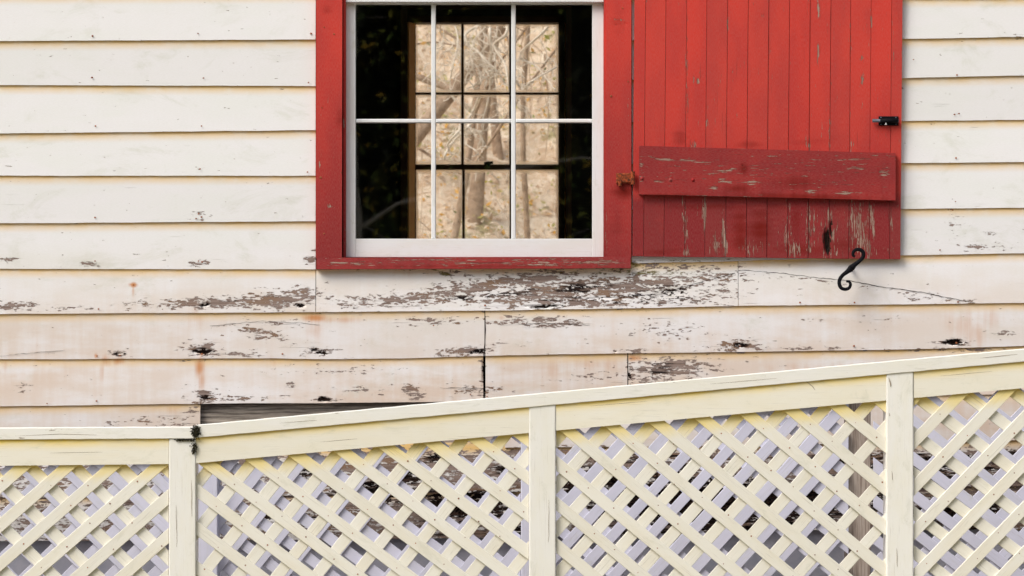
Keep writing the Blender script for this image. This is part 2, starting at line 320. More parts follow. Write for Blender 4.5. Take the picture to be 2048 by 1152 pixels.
# ------------------------------------------------------------------ wear maps (photo pixels on the wall plane)
def blobs(px, py, lst):
    o = np.zeros_like(px)
    for cx, cy, rx, ry, ang, s in lst:
        a = math.radians(ang); dx = px - cx; dy = py - cy
        u = (dx * math.cos(a) - dy * math.sin(a)) / rx; v = (dx * math.sin(a) + dy * math.cos(a)) / ry
        o = np.maximum(o, s * np.exp(-(u * u + v * v) * 0.9))
    return o
PEEL = [  # cx, cy, rx, ry, tilt (deg, up to the right), strength
 (430, 606, 130, 12, 2, .85), (560, 600, 90, 18, 4, .85), (610, 585, 40, 14, 0, .7), (300, 610, 60, 9, 0, .6), (30, 612, 60, 10, 0, .75), (150, 618, 60, 6, 0, .5),
 (850, 597, 190, 15, 4, .72), (980, 570, 190, 20, 9, .74), (1120, 582, 200, 26, 7, .80), (1060, 560, 120, 16, 6, .75), (1260, 575, 160, 30, 5, .74), (1400, 560, 100, 22, 6, .62),
 (1340, 602, 130, 12, 2, .60), (760, 602, 90, 14, 0, .62), (1180, 605, 140, 12, 0, .75), (700, 608, 60, 10, 0, .5), (1280, 535, 230, 10, 0, .55), (900, 545, 90, 7, -8, .5), (1430, 590, 70, 25, 0, .45),
 (520, 665, 70, 12, -14, .62), (560, 648, 60, 8, 0, .45), (600, 645, 30, 6, 0, .5), (480, 709, 60, 6, 0, .66), (405, 700, 40, 18, 0, .7), (240, 707, 26, 7, 0, .62), (640, 703, 34, 12, 0, .6),
 (870, 645, 60, 9, 4, .55), (860, 640, 26, 6, 0, .66), (930, 703, 50, 9, 4, .85), (830, 640, 20, 6, 0, .6), (1060, 640, 110, 9, 0, .62), (1110, 648, 70, 8, 2, .68), (1020, 690, 60, 6, 0, .45), (1480, 691, 44, 14, 0, .75),
 (1908, 686, 40, 10, 0, .7), (1270, 703, 30, 6, 0, .6), (1340, 662, 80, 22, 0, .42), (1600, 698, 200, 5, 0, .45), (1900, 700, 200, 5, 0, .5), (1700, 640, 160, 6, 0, .33), (2010, 668, 30, 8, 0, .5),
 (410, 793, 34, 16, 0, .75), (480, 797, 70, 8, 0, .55), (645, 798, 30, 8, 0, .6), (826, 783, 24, 16, -30, .72), (580, 770, 9, 7, 0, .7), (740, 780, 80, 10, 0, .4), (1340, 735, 90, 22, 3, .80), (1320, 760, 70, 14, 0, .62),
 (965, 760, 8, 60, 0, .5), (1262, 742, 10, 40, 0, .65), (1190, 755, 60, 10, 0, .42), (960, 780, 60, 14, 0, .5), (700, 740, 120, 16, 0, .32), (45, 775, 20, 10, 0, .35),
 (180, 529, 30, 6, 0, .58), (402, 527, 34, 7, 5, .6), (8, 520, 24, 7, 0, .62), (618, 520, 24, 12, 10, .58), (625, 500, 12, 6, 0, .5), (397, 433, 22, 9, 0, .56), (400, 341, 12, 5, 0, .55), (1950, 493, 34, 9, 0, .60),
 (1977, 466, 14, 8, 0, .5), (1841, 596, 36, 10, 0, .5), (1650, 565, 180, 7, -8, .34), (1920, 603, 60, 6, 0, .45), (2000, 492, 50, 8, 0, .42), (2030, 75, 40, 6, 0, .4), (1905, 452, 20, 30, 0, .38),
 (300, 840, 110, 8, 4, .45), (350, 850, 70, 6, 0, .5), (390, 822, 20, 20, 0, .4)]
for i in range(60):   # the boards behind the lattice have lost most of their paint
    PEEL.append((RS.uniform(60, 2040), RS.uniform(905, 1062), RS.uniform(30, 110), RS.uniform(9, 24), RS.uniform(-4, 8), RS.uniform(.62, .95)))
ROT = [(405, 704, 26, 9, 0, 1.1), (412, 610, 16, 7, 20, 1.0), (602, 612, 16, 7, 0, 1.0), (240, 707, 16, 5, 0, .9), (628, 700, 9, 7, 0, 1.0), (646, 706, 14, 6, 0, 1.05), (955, 704, 26, 5, 4, 1.0), (1080, 614, 46, 5, 0, 1.05), (1110, 612, 20, 5, 0, 1.0),
 (1480, 692, 22, 8, 0, .9), (1908, 685, 24, 8, 0, 1.25), (410, 795, 20, 9, 0, .85), (648, 799, 17, 6, 0, 1.05), (967, 745, 4, 45, 0, .95), (1259, 750, 5, 25, 0, .8), (1160, 575, 150, 20, 5, .62), (1330, 590, 120, 24, 5, .72), (1000, 588, 160, 12, 5, .62), (1200, 597, 160, 8, 2, .7), (300, 610, 50, 6, 0, .5), (480, 602, 90, 8, 2, .5),
 (1340, 738, 70, 18, 2, .5), (1230, 703, 6, 4, 0, .9), (635, 612, 5, 14, 0, .6), (397, 434, 6, 3, 0, .7), (402, 524, 8, 3, 0, .8)]
for i in range(36):
    ROT.append((RS.uniform(430, 2040), RS.uniform(915, 1060), RS.uniform(30, 110), RS.uniform(10, 26), RS.uniform(-4, 8), RS.uniform(.6, 1.15)))
ROT += [(1420, 1005, 330, 50, 0, 1.3), (930, 1012, 120, 34, 0, 1.15), (1200, 965, 120, 14, 0, 1.1), (1640, 930, 160, 12, 5, .95), (1900, 1030, 130, 26, 0, 1.1), (210, 1030, 90, 14, 0, .8), (1500, 1005, 420, 45, 0, .95), (1250, 950, 200, 30, 0, .8), (760, 990, 160, 30, 0, .75), (1980, 990, 60, 50, 0, .6)]
RUST = [(267, 570, 9, 5, 0, 1.1), (267, 582, 4, 14, 0, .5), (630, 636, 26, 9, 0, .9), (630, 660, 20, 26, 0, .45), (400, 735, 10, 22, 0, .85), (404, 760, 8, 28, 0, .6), (212, 722, 12, 14, 0, .6), (205, 740, 7, 30, 0, .5), (240, 722, 14, 8, 0, .75), (405, 706, 14, 6, 0, .7),
 (193, 712, 4, 6, 0, .8), (1270, 716, 18, 8, 0, .8), (1920, 650, 40, 40, 0, .42), (1950, 670, 26, 30, 0, .45), (395, 640, 18, 20, 0, .35), (120, 690, 80, 20, 0, .2), (560, 725, 30, 14, 0, .35), (10, 730, 10, 18, 0, .4), (340, 820, 20, 14, 0, .35), (1990, 640, 40, 26, 0, .35),
 (1000, 636, 10, 6, 0, .5), (260, 690, 18, 8, 0, .25), (1190, 730, 60, 14, 0, .35), (1100, 740, 80, 20, 0, .25), (1700, 735, 260, 10, 0, .35), (675, 640, 60, 8, 0, .5), (940, 545, 300, 8, 0, .25)]
MOSS = [(1290, 546, 130, 7, 0, .72), (1150, 545, 120, 5, 0, .55), (890, 548, 26, 7, -20, .7), (880, 541, 260, 3, 0, .5), (700, 541, 70, 3, 0, .55), (635, 628, 30, 4, 0, .55), (1270, 530, 20, 8, 0, .8), (1370, 522, 140, 4, 0, .5), (760, 624, 160, 2.5, 0, .5), (1200, 622, 220, 2.5, 0, .5), (1000, 713, 90, 3, 0, .35)]
def tanmap(px, py):
    # grime and rain splash get worse towards the ground
    t = np.clip((py - 470) / 170, 0, 1) * 0.55 + np.clip((py - 640) / 120, 0, 1) * 0.33
    t += 0.18 * np.sin(px / 210.0 + py / 50) * np.clip((py - 520) / 100, 0, 1)
    return np.clip(t, 0.03, 1) * (1 - .75 * np.clip((py - 880) / 30, 0, 1))
def wallwear(px, py, lap):
    low = np.clip((py - 880) / 30, 0, 1)
    return dict(peel=np.maximum(blobs(px, py, PEEL), low * (.50 + .25 * np.clip((px - 400) / 500, 0, 1))), rot=np.maximum(blobs(px, py, ROT), low * (.25 + .22 * np.clip((px - 800) / 150, 0, 1) + .2 * np.sin(px / 170.) * np.sin(py / 31. + px / 300.))), rust=blobs(px, py, RUST), tan=tanmap(px, py), moss=blobs(px, py, MOSS), lap=lap)

def board(name, mat, parent, xl, xr, top, bot, yt, yb, thick, wear, step=0.007, lean=0.0, along='x', wob=0.35, depthfn=None):
    """a board as a fine sheet with a real thickness; top/bot are functions of the photo column, yt/yb depths at its top and bottom edge.
       lean shifts columns with the row (photo px per px)"""
    k = F / DW
    nu = max(2, int((xr - xl) / k / step)); ym = 0.5 * (top(xl) + bot(xl)); nv = max(2, int((bot(xl) - top(xl)) / k / step))
    if along == 'x': nv = max(nv, 12)
    s = np.linspace(0, 1, nu + 1); t = np.linspace(0, 1, nv + 1)
    px = (xl + s * (xr - xl)); tp = top(px); bt = bot(px)
    wb = wob * (np.cumsum(RS.randn(nu + 1)) * 0.22); wb -= np.interp(np.arange(nu + 1), np.linspace(0, nu, 9), wb[np.linspace(0, nu, 9).astype(int)])
    if along == 'x': bt = bt + wb
    PX = np.repeat(px[None, :], nv + 1, 0); PY = tp[None, :] + t[:, None] * (bt - tp)[None, :]
    PXs = PX + lean * PY
    if along == 'x':                                    # ragged bottom edge where rotten
        r = blobs(PX[-1], PY[-1] - 3, ROT); bt2 = PY[-1] - 6 * np.clip(r - .6, 0, 1) * RS.rand(nu + 1); PY[-1] = bt2
    Y = (yt + t * (yb - yt))[:, None] + np.zeros_like(PX)
    lap = np.clip(1 - (PY - tp[None, :]) / 17.0, 0, 1) if along == 'x' else np.zeros_like(PX)
    at = wear(PXs.ravel(), PY.ravel(), lap.ravel())
    dep = np.clip(at['rot'] - 0.62, 0, 0.4) * 0.03
    if along == 'x': dep = dep * (0.5 + RS.rand(dep.size))
    Yd = Y.ravel() + dep
    V = np.stack([(PXs.ravel() - 1024) * DW / F, Yd, ZC + (HOR - PY.ravel()) * DW / F], 1)
    W_ = nu + 1; i = np.arange(nv)[:, None] * W_ + np.arange(nu)[None, :]; i = i.ravel()
    Q = np.stack([i, i + W_, i + W_ + 1, i + 1], 1)
    ring = list(range(0, W_)) + [r_ * W_ + nu for r_ in range(1, nv + 1)] + [nv * W_ + c for c in range(nu - 1, -1, -1)] + [r_ * W_ for r_ in range(nv - 1, 0, -1)]
    ring = np.array(ring); n0 = len(V); B = V[ring].copy(); B[:, 1] = Y.ravel()[ring] + thick; V = np.vstack([V, B]); R = len(ring); j = np.arange(R); j2 = (j + 1) % R
    Q2 = np.stack([ring[j], ring[j2], n0 + j2, n0 + j], 1)
    uvx = V[:, 0]; uvz = V[:, 2] + V[:, 1] * 0.7
    uv = np.stack([uvx, uvz], 1) if along == 'x' else np.stack([V[:, 2], V[:, 0] + V[:, 1] * 0.7], 1)
    at = {kk: np.concatenate([a, a[ring]]) for kk, a in at.items()}
    return link(name, mesh_np(name, V, np.vstack([Q, Q2]), uv, at), mat, parent)
def line(*pts):
    xs = [p[0] for p in pts]; ys = [p[1] for p in pts]
    if len(xs) > 1:
        m0 = (ys[1] - ys[0]) / (xs[1] - xs[0]); m1 = (ys[-1] - ys[-2]) / (xs[-1] - xs[-2])
        xs = [xs[0] - 3000] + xs + [xs[-1] + 3000]; ys = [ys[0] - 3000 * m0 * .3] + ys + [ys[-1] + 3000 * m1 * .3]
    return lambda x: np.interp(x, xs, ys)

# ------------------------------------------------------------------ ground and far terrain
def sheet(name, x0, x1, y0, y1, n, zf, mat):
    xs = np.linspace(x0, x1, n); ys = np.linspace(y0, y1, n); X, Y = np.meshgrid(xs, ys); Z = zf(X, Y)
    V = np.stack([X.ravel(), Y.ravel(), Z.ravel()], 1); i = (np.arange(n - 1)[:, None] * n + np.arange(n - 1)[None, :]).ravel()
    o = link(name, mesh_np(name, V, np.stack([i, i + 1, i + n + 1, i + n], 1), V[:, :2], None, True), mat); o['kind'] = 'structure'; return o
sheet('ground', -160, 160, -160, 160, 60, lambda X, Y: 0.0 * X + 0.02 * np.sin(X) * np.cos(Y * .7) - .02, M['grass'])

sheet('hill', -120, 120, -120, -44, 40, lambda X, Y: np.clip((-44 - Y) * .8, 0, 24) + .8 * np.sin(X * .3) * np.clip((-44 - Y) / 10, 0, 1), M['woodhill'])  # unseen ridge added to keep sky out of the front pane reflections
def bankz(X, Y): return np.clip((Y - 12.0) * .86, -.3, 9.5) + .25 * np.sin(X * 2.1 + Y) * np.clip((Y - 12) / 2, 0, 1) + .1 * np.sin(X * 6.3) * np.sin(Y * 5.1)
sheet('bank', -18, 18, 11.6, 34, 130, bankz, M['bank'])  # slope added to catch the sun and brighten the back window's view

# ------------------------------------------------------------------ the house
house = thing('clapboard_house', 'old white clapboard house with peeling lower boards and one red framed window', 'house')
XL, XR = -520, 2560
fl = line
# left boards, beside the window: seams at x=0 and x=632
LS = [(-610, -610), (-520, -522), (-430, -431), (-341, -343), (-252, -254), (-163, -165), (-9, -11), (83, 80), (171, 173), (267.5, 261), (352, 352), (447, 443), (538, 539)]
LS[5] = (-98, -100); LS[4] = (-186, -188); LS[3] = (-274, -276); LS[2] = (-362, -364); LS[1] = (-450, -452); LS[0] = (-538, -540)
RSm = [(-560, -560), (-480, -480), (-400, -400), (-320, -320), (-240, -240), (-160, -160), (-80, -80), (-2, -3), (79, 75), (157, 152), (243, 240), (327, 325), (418.5, 416)]
LASTR = line((1264, 527), (1476, 523), (1800, 511), (2048, 507))
YB, YT = -0.0165, -0.006
def clap(xl, xr, top, bot, mat='white', **kw):
    return board('clapboard', M[mat], house, xl, xr, (lambda x: top(x) - 10), bot, YT - .001, YB, 0.013, WEAR, **kw)
def WEAR_factory(top):
    return lambda px, py, lap: wallwear(px, py, lap)
def wall_row(xl, xr, top, bot):
    def wear(px, py, lap):
        return wallwear(px, py, np.clip(1 - (py - top(px) - 1.0) / 19.0, 0, 1))  # lap: shade and dirt painted just below the board above
    o = board('clapboard', M['white'], house, xl, xr, (lambda x: top(x) - 12), bot, YT - 0.002, YB + RS.uniform(-.001, .001), 0.009, wear)
    return o
for i in range(len(LS) - 1):
    t = line((0, LS[i][0]), (632, LS[i][1])); b = line((0, LS[i + 1][0]), (632, LS[i + 1][1]))
    wall_row(XL, 631.6, t, b)
for i in range(len(RSm) - 1):
    t = line((1800, RSm[i][0]), (2048, RSm[i][1])); b = line((1800, RSm[i + 1][0]), (2048, RSm[i + 1][1]))
    wall_row(1263.4, XR, t, b)
wall_row(1263.4, XR, line((1800, 418.5), (2048, 416)), LASTR)
L_last = line((0, 538), (632, 540))
R1b = line((0, 628), (632, 624.5), (970, 621.5), (1255, 617), (1476, 612), (1800, 609), (2048, 606))
R2b = line((0, 718.5), (400, 717), (632, 718), (800, 717), (970, 712), (1250, 707), (1480, 704), (1800, 699.5), (2048, 692))
R3b = line((0, 812.5), (400, 807.5), (632, 806), (970, 803), (1250, 800), (2048, 788))
R4b = line((0, 905), (632, 902), (1024, 895), (1500, 891), (2048, 880))
R5b = line((0, 995), (632, 990), (1024, 984), (2048, 972))
R6b = line((0, 1082), (632, 1080), (1024, 1074), (1600, 1060), (2048, 1060))
sillb = line((0, 520), (632, 520), (1255, 520))
wall_row(XL, 631.4, L_last, R1b); wall_row(632.6, 1475.4, lambda x: np.where(x < 1262, 533.0, LASTR(x) + 0 * x), R1b); wall_row(1476.4, XR, LASTR, R1b)
wall_row(XL, 969, R1b, R2b); wall_row(970.6, XR, R1b, R2b)
wall_row(XL, 966.5, R2b, R3b); wall_row(971, 1254.4, R2b, R3b); wall_row(1256.5, XR, R2b, R3b)
wall_row(XL, 401, R3b, R4b); wall_row(1010, XR, R3b, R4b)
wall_row(XL, 720, R4b, R5b); wall_row(722.5, 1420, R4b, R5b); wall_row(1422, XR, R4b, R5b)
wall_row(XL, 560, R5b, R6b); wall_row(562, 1290, R5b, R6b); wall_row(1293, XR, R5b, R6b)
# board sheathing exposed where a clapboard is missing, foundation
pbox('sheathing_board', XL, XR, 784, 846, 0.012, 0.03, M['graywood'], house); pbox('sheathing_board', XL, XR, 848, 905, 0.012, 0.03, M['brownwood'], house)
a = P(XL, 1055, 0.014); b = P(XR, 1055, 0.014)
prism('foundation', [(a[0], 0.0), (b[0], 0.0), (b[0], a[2]), (a[0], a[2])], 0.014, 0.25, M['found'], house)
# shell: front wall core with the window opening, side walls, back wall with its window, floor, ceiling, roof
YF, YBK = 0.035, 7.4
hx0 = P(XL, 0, 0)[0]; hx1 = P(XR, 0, 0)[0]; ztop = ZC + 3.0; zfl = ZC - 0.35
def core(y0, y1, hx, hz, mat, ly=YF):
    wbox('wall_core', (hx0, y0, zfl), (hx[0], y1, ztop), mat, house); wbox('wall_core', (hx[1], y0, zfl), (hx1, y1, ztop), mat, house)
    wbox('wall_core', (hx[0], y0, zfl), (hx[1], y1, hz[0]), mat, house); wbox('wall_core', (hx[0], y0, hz[1]), (hx[1], y1, ztop), mat, house)
wx0 = P(688, 0, YF)[0]; wx1 = P(1210, 0, YF)[0]; wz0 = P(0, 516, YF)[2]; wz1 = P(0, -490, YF)[2]
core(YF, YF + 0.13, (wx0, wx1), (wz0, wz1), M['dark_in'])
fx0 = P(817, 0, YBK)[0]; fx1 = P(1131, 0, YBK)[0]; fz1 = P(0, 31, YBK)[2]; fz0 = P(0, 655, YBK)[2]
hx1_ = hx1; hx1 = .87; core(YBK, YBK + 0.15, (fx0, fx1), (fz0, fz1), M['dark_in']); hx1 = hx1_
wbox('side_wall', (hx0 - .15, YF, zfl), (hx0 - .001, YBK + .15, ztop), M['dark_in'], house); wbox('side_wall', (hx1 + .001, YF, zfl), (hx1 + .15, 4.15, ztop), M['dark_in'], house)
XW = .88                                                # unseen back wing, added so its wide right opening lights the far jamb
wbox('side_wall', (XW, 4.0, zfl), (hx1, 4.15, ztop), M['dark_in'], house)  # wall of the added back wing
wbox('side_wall', (XW, 4.152, zfl), (XW + .14, 4.7, ztop), M['dark_in'], house); wbox('side_wall', (XW, 7.15, zfl), (XW + .14, YBK + .15, ztop), M['dark_in'], house)  # walls of the added back wing, either side of its opening
wbox('side_wall', (XW, 4.702, zfl), (XW + .14, 7.148, 1.3), M['dark_in'], house); wbox('side_wall', (XW, 4.702, 4.48), (XW + .14, 7.148, ztop), M['dark_in'], house)  # walls of the added back wing, below and above its opening
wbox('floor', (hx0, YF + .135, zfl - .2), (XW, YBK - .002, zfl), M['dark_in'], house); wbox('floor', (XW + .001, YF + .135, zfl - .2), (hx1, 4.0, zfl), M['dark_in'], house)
wbox('ceiling', (hx0 - .15, YF, ztop), (hx1 + .15, 4.15, ztop + .12), M['dark_in'], house); wbox('ceiling', (hx0 - .15, 4.152, ztop), (XW + .14, YBK + .15, ztop + .12), M['dark_in'], house)  # second ceiling belongs to the added back wing
def roof(x0, x1, y0, y1, h):
    z = ztop + .125; ym = .5 * (y0 + y1); rv = [(x0, y0, z), (x1, y0, z), (x1, y1, z), (x0, y1, z), (x0, ym, z + h), (x1, ym, z + h)]
    link('roof', mesh_np('roof', rv, [(0, 1, 5, 4), (2, 3, 4, 5), (1, 2, 5), (3, 0, 4), (3, 2, 1, 0)]), M['roof'], house)
roof(hx0 - .3, hx1 + .3, 0.0, 4.2, 1.0); roof(hx0 - .3, XW + .3, 4.21, 7.7, .5)  # second roof covers the added back wing

# ---- red wear
RPEEL = [(1370, 455, 7, 60, 3, .62), (1366, 400, 5, 60, 0, .5), (1408, 430, 3.5, 46, 0, .95), (1447, 480, 6, 50, 4, .80), (1430, 492, 10, 22, 0, .62), (1373, 150, 2.5, 130, 0, .6), (1412, 260, 2.5, 40, 0, .6), (1635, 20, 3, 18, 4, .9), (1635, 105, 3, 18, 0, .9), (1721, 118, 3, 6, -30, .9),
 (1722, 163, 4, 14, -10, .85), (1395, 165, 5, 7, 20, .8), (1699, 280, 2.5, 60, 0, .75), (1699, 90, 2.0, 60, 0, .5), (1657, 270, 3, 50, 0, .7), (1742, 60, 3, 30, 0, .6), (1614, 290, 4, 20, 0, .6), (1385, 290, 6, 12, 0, .6), (1715, 460, 22, 60, 3, .66), (1740, 440, 8, 60, 3, .62), (1725, 490, 24, 40, 0, .62),
 (1620, 450, 14, 40, 0, .56), (1577, 470, 4, 60, 0, .62), (1585, 500, 14, 26, 0, .56), (1620, 490, 12, 30, 0, .5), (1655, 470, 20, 60, 0, .52), (1570, 480, 3, 30, 0, .8), (1780, 440, 3, 60, 0, .6), (1780, 500, 8, 20, 0, .5), (1785, 110, 2, 60, 0, .5), (1370, 505, 10, 10, 0, .66), (1500, 495, 60, 20, 0, .38), (1455, 50, 2, 20, 0, .7),
 (1600, 40, 400, 500, 0, .05)]
RROT = [(1652, 485, 9, 34, 3, 1.2), (1660, 460, 4, 30, 0, .9), (1742, 500, 6, 26, 0, .6), (1785, 500, 10, 20, 0, .45), (1618, 480, 3, 30, 0, .7)]
def redtan(px, py):
    return np.clip((py - 120) / 700, 0, .35) + np.clip((py - 385) / 22, 0, 1) * .75
def shwear(px, py, lap):
    z = np.zeros_like(px)
    return dict(peel=blobs(px, py, RPEEL), rot=blobs(px, py, RROT), rust=blobs(px, py, [(1520, 460, 26, 50, 0, .75), (1480, 470, 20, 60, 0, .7), (1620, 500, 160, 12, 0, .6), (1340, 505, 70, 10, 0, .5), (1440, 415, 180, 8, 0, .55), (1590, 440, 14, 50, 0, .5), (1360, 280, 20, 20, 0, .5), (1500, 290, 30, 10, 0, .5), (1620, 285, 60, 14, 0, .4), (1790, 20, 14, 40, 0, .3), (1690, 495, 60, 20, 0, .5)]), tan=redtan(px, py), moss=z, lap=z)
def batwear(px, py, lap):
    z = np.zeros_like(px)
    return dict(peel=blobs(px, py, [(1320, 320, 30, 4, -6, .78), (1385, 325, 30, 3.5, -6, .85), (1540, 317, 20, 4, 0, .6), (1440, 347, 40, 5, 12, .62), (1447, 364, 14, 4, -8, .85), (1500, 368, 24, 2.5, 0, .85), (1315, 366, 16, 3, 0, .8), (1425, 378, 9, 4, 0, .85), (1720, 320, 50, 4, 5, .66), (1765, 350, 14, 9, 20, .72), (1710, 340, 30, 6, 0, .55), (1620, 386, 12, 4, -10, .85), (1690, 388, 30, 4, 0, .75),
              (1650, 370, 30, 3, 0, .66), (1530, 300, 230, 3, -1.6, .5), (1530, 345, 260, 40, 0, .22), (1280, 345, 5, 45, 0, .45), (1400, 395, 120, 3, 0, .5)]),
              rot=blobs(px, py, [(1474, 380, 16, 7, 0, .66), (1483, 333, 4, 5, 0, .8), (1590, 366, 30, 10, 0, .5)]), rust=blobs(px, py, [(1484, 340, 10, 14, 0, .8), (1590, 368, 60, 18, 0, .6), (1474, 380, 30, 10, 0, .7), (1600, 396, 170, 8, -1.5, .75), (1350, 392, 90, 4, 0, .6)]), tan=0.92 + z, moss=z, lap=z)
def caswear(px, py, lap):
    z = np.zeros_like(px)
    return dict(peel=blobs(px, py, [(663, 414, 8, 4, -15, .8), (689, 245, 2, 10, 0, .7), (1240, 42, 14, 3, -8, .8), (640, 330, 2, 6, 0, .7), (1212, 470, 3, 40, 0, .45), (688, 470, 3, 40, 0, .4), (1256, 300, 3, 100, 0, .2)]), rot=blobs(px, py, [(1252, 51, 5, 5, 0, .8), (1232, 52, 3, 5, 0, .7)]),
              rust=blobs(px, py, [(682, 235, 12, 26, 0, .5), (655, 22, 14, 10, 0, .5), (1247, 385, 26, 22, 0, .75), (1235, 450, 20, 30, 0, .4), (1235, 50, 20, 30, 0, .4)]), tan=np.clip((py - 60) / 460, 0.05, 1), moss=z, lap=z)
def silwear(px, py, lap):
    z = np.zeros_like(px)
    return dict(peel=blobs(px, py, [(700, 528, 60, 6, 0, .6), (900, 526, 90, 7, 0, .56), (1080, 528, 90, 7, 0, .62), (1200, 526, 60, 8, 0, .64), (780, 526, 50, 5, 0, .45), (950, 520, 400, 4, 0, .42)]), rot=z, rust=blobs(px, py, [(950, 534, 330, 4, 0, .6)]), tan=1.0 + z, moss=z, lap=z)

# ---- window: frame, casing, sill, sashes, muntins, panes
win = pbox('window', 688, 1210, -490, -470, 0.0, 0.16, M['red'], house)                 # head of the frame
for x0, x1 in ((687, 691.6), (1207.6, 1213)):
    board('blind_stop', M['red'], win, x0, x1, line((0, -470), (3000, -470)), line((0, 516), (3000, 516)), -0.012, -0.012, 0.05, caswear, along='z', step=.012)
TOPC = line((0, -520), (3000, -520))
board('casing', M['red'], win, 633.5, 685.5, TOPC, line((0, 516.5), (3000, 516.5)), -0.034, -0.034, 0.034, caswear, lean=-0.0016, along='z')
board('casing', M['red'], win, 1212.5, 1262, TOPC, line((0, 516.5), (3000, 516.5)), -0.034, -0.034, 0.034, caswear, lean=0.0, along='z')
board('casing', M['red'], win, 686, 1212, line((0, -520), (3000, -520)), line((0, -471), (3000, -471)), -0.034, -0.034, 0.034, caswear, along='z')
board('sill', M['red'], win, 634, 1260.5, line((632, 516.5), (1262, 514.5)), line((632, 539.5), (1262, 537.5)), -0.038, -0.043, 0.09, silwear, wob=.5)
YS = 0.018
def sash(y, top, bot, rail_b, rail_t, xs, hs, x0, x1, gx0, gx1, matf, matg, mw, thick=0.035, hh=None, uvn=False):
    """stiles, rails, muntins and panes of one sash, rows and columns as seen in the photograph"""
    for a_, b_ in ((x0, gx0), (gx1, x1)): pbox('sash_stile', a_, b_, top, bot, y, y + thick, matf, hh, math.pi / 2)
    pbox('sash_rail', gx0, gx1, bot - rail_b, bot, y + .001, y + thick, matf, hh); pbox('sash_rail', gx0, gx1, top, top + rail_t, y + .001, y + thick, matf, hh)
    g0, g1 = top + rail_t, bot - rail_b
    for x in xs: pbox('muntin', x - mw / 2, x + mw / 2, g0, g1, y + .006, y + thick - .004, matf, hh, math.pi / 2, 0.003)
    ce = [gx0] + list(xs) + [gx1]; ro = [g0] + list(hs) + [g1]
    for h_ in hs:
        for i in range(len(ce) - 1):
            pbox('muntin', ce[i] + (mw / 2 if i else 0), ce[i + 1] - (mw / 2 if i < len(ce) - 2 else 0), h_ - mw * .42, h_ + mw * .42, y + .0065, y + thick - .004, matf, hh, 0, 0.003)
    for i in range(len(ce) - 1):
        for j in range(len(ro) - 1):
            a = P(ce[i], ro[j + 1], y + .02); b = P(ce[i + 1], ro[j], y + .02)
            o = prism('pane', [(a[0], a[2]), (b[0], a[2]), (b[0], b[2]), (a[0], b[2])], y + .018, y + .021, matg, hh, 0, 0)
            ul = o.data.uv_layers[0]
            for lp, d in zip(o.data.loops, ul.data):
                v = o.data.vertices[lp.vertex_index].co; d.uv = ((v.x - a[0]) / (b[0] - a[0]), (v.z - a[2]) / (b[2] - a[2]))
sash(YS, -4, 514.5, 37, 12, (867, 1027), (241.5,), 691.8, 1207.4, 711, 1184.5, M['sash'], M['glass'], 9, hh=win)
sash(YS - .03, -470, 4, 10, 36, (867, 1027), (-220,), 691.8, 1207.4, 711, 1184.5, M['sash'], M['glass'], 9, thick=.028, hh=win)
# ---- back window seen through the room
bw = pbox('window', 817, 1131, 31, 45, YBK + .02, YBK + .13, M['dark_bar'], house)
pbox('jamb', 1117.5, 1131, 45, 640, YBK + .01, YBK + .14, M['dark_bar'], bw, math.pi / 2)
q = [P(815, 0, YBK - .02), P(818, 0, YBK - .022), P(830, 0, YBK + .045), P(830, 0, YBK + .14), P(815, 0, YBK + .14)]; z0_ = P(0, 640, YBK)[2]; z1_ = P(0, 45, YBK)[2]
Vj = [(a_[0], a_[1], z) for z in (z0_, z1_) for a_ in q]; Fj = [tuple(range(5))[::-1], tuple(range(5, 10))] + [(i, (i + 1) % 5, 5 + (i + 1) % 5, 5 + i) for i in range(5)]
link('jamb', mesh_np('jamb', Vj, Fj, [(v_[2], v_[0]) for v_ in Vj]), M['orange_wood'], bw)  # splayed and coloured bright so the jamb looks lit
pbox('sill', 812, 1134, 640, 655, YBK - .03, YBK + .14, M['frame_in'], bw)
for x0, x1 in ((801, 814), (1132, 1143)): pbox('casing', x0, x1, 18, 655, YBK - .022, YBK, M['dark_bar'], bw, math.pi / 2)
pbox('bead', 1129.6, 1131.4, 45, 640, YBK - .012, YBK + .009, M['orange_wood'], bw, math.pi / 2)  # thin strip added in the lit wood colour, a bright edge
pbox('casing', 801, 1143, 4, 17.5, YBK - .022, YBK, M['dark_bar'], bw)
sash(YBK + .09, 45, 336, 7, 1, (925, 1021), (187,), 829.5, 1118, 831, 1117, M['dark_bar'], M['dusty'], 5, hh=bw, thick=.03)
sash(YBK + .055, 330, 640, 8, 9, (927, 1022), (484,), 829.5, 1118, 832, 1117, M['dark_bar'], M['dusty'], 5, hh=bw, thick=.03)
lk = join_geo([tube_geo([P(968, 327, YBK + .05), P(986, 325, YBK + .05)], .009, 8), tube_geo([P(977, 333, YBK + .05), P(977, 323, YBK + .05)], .012, 8)])
link('sash_lock', mesh_np('sash_lock', *lk), M['iron'], bw)

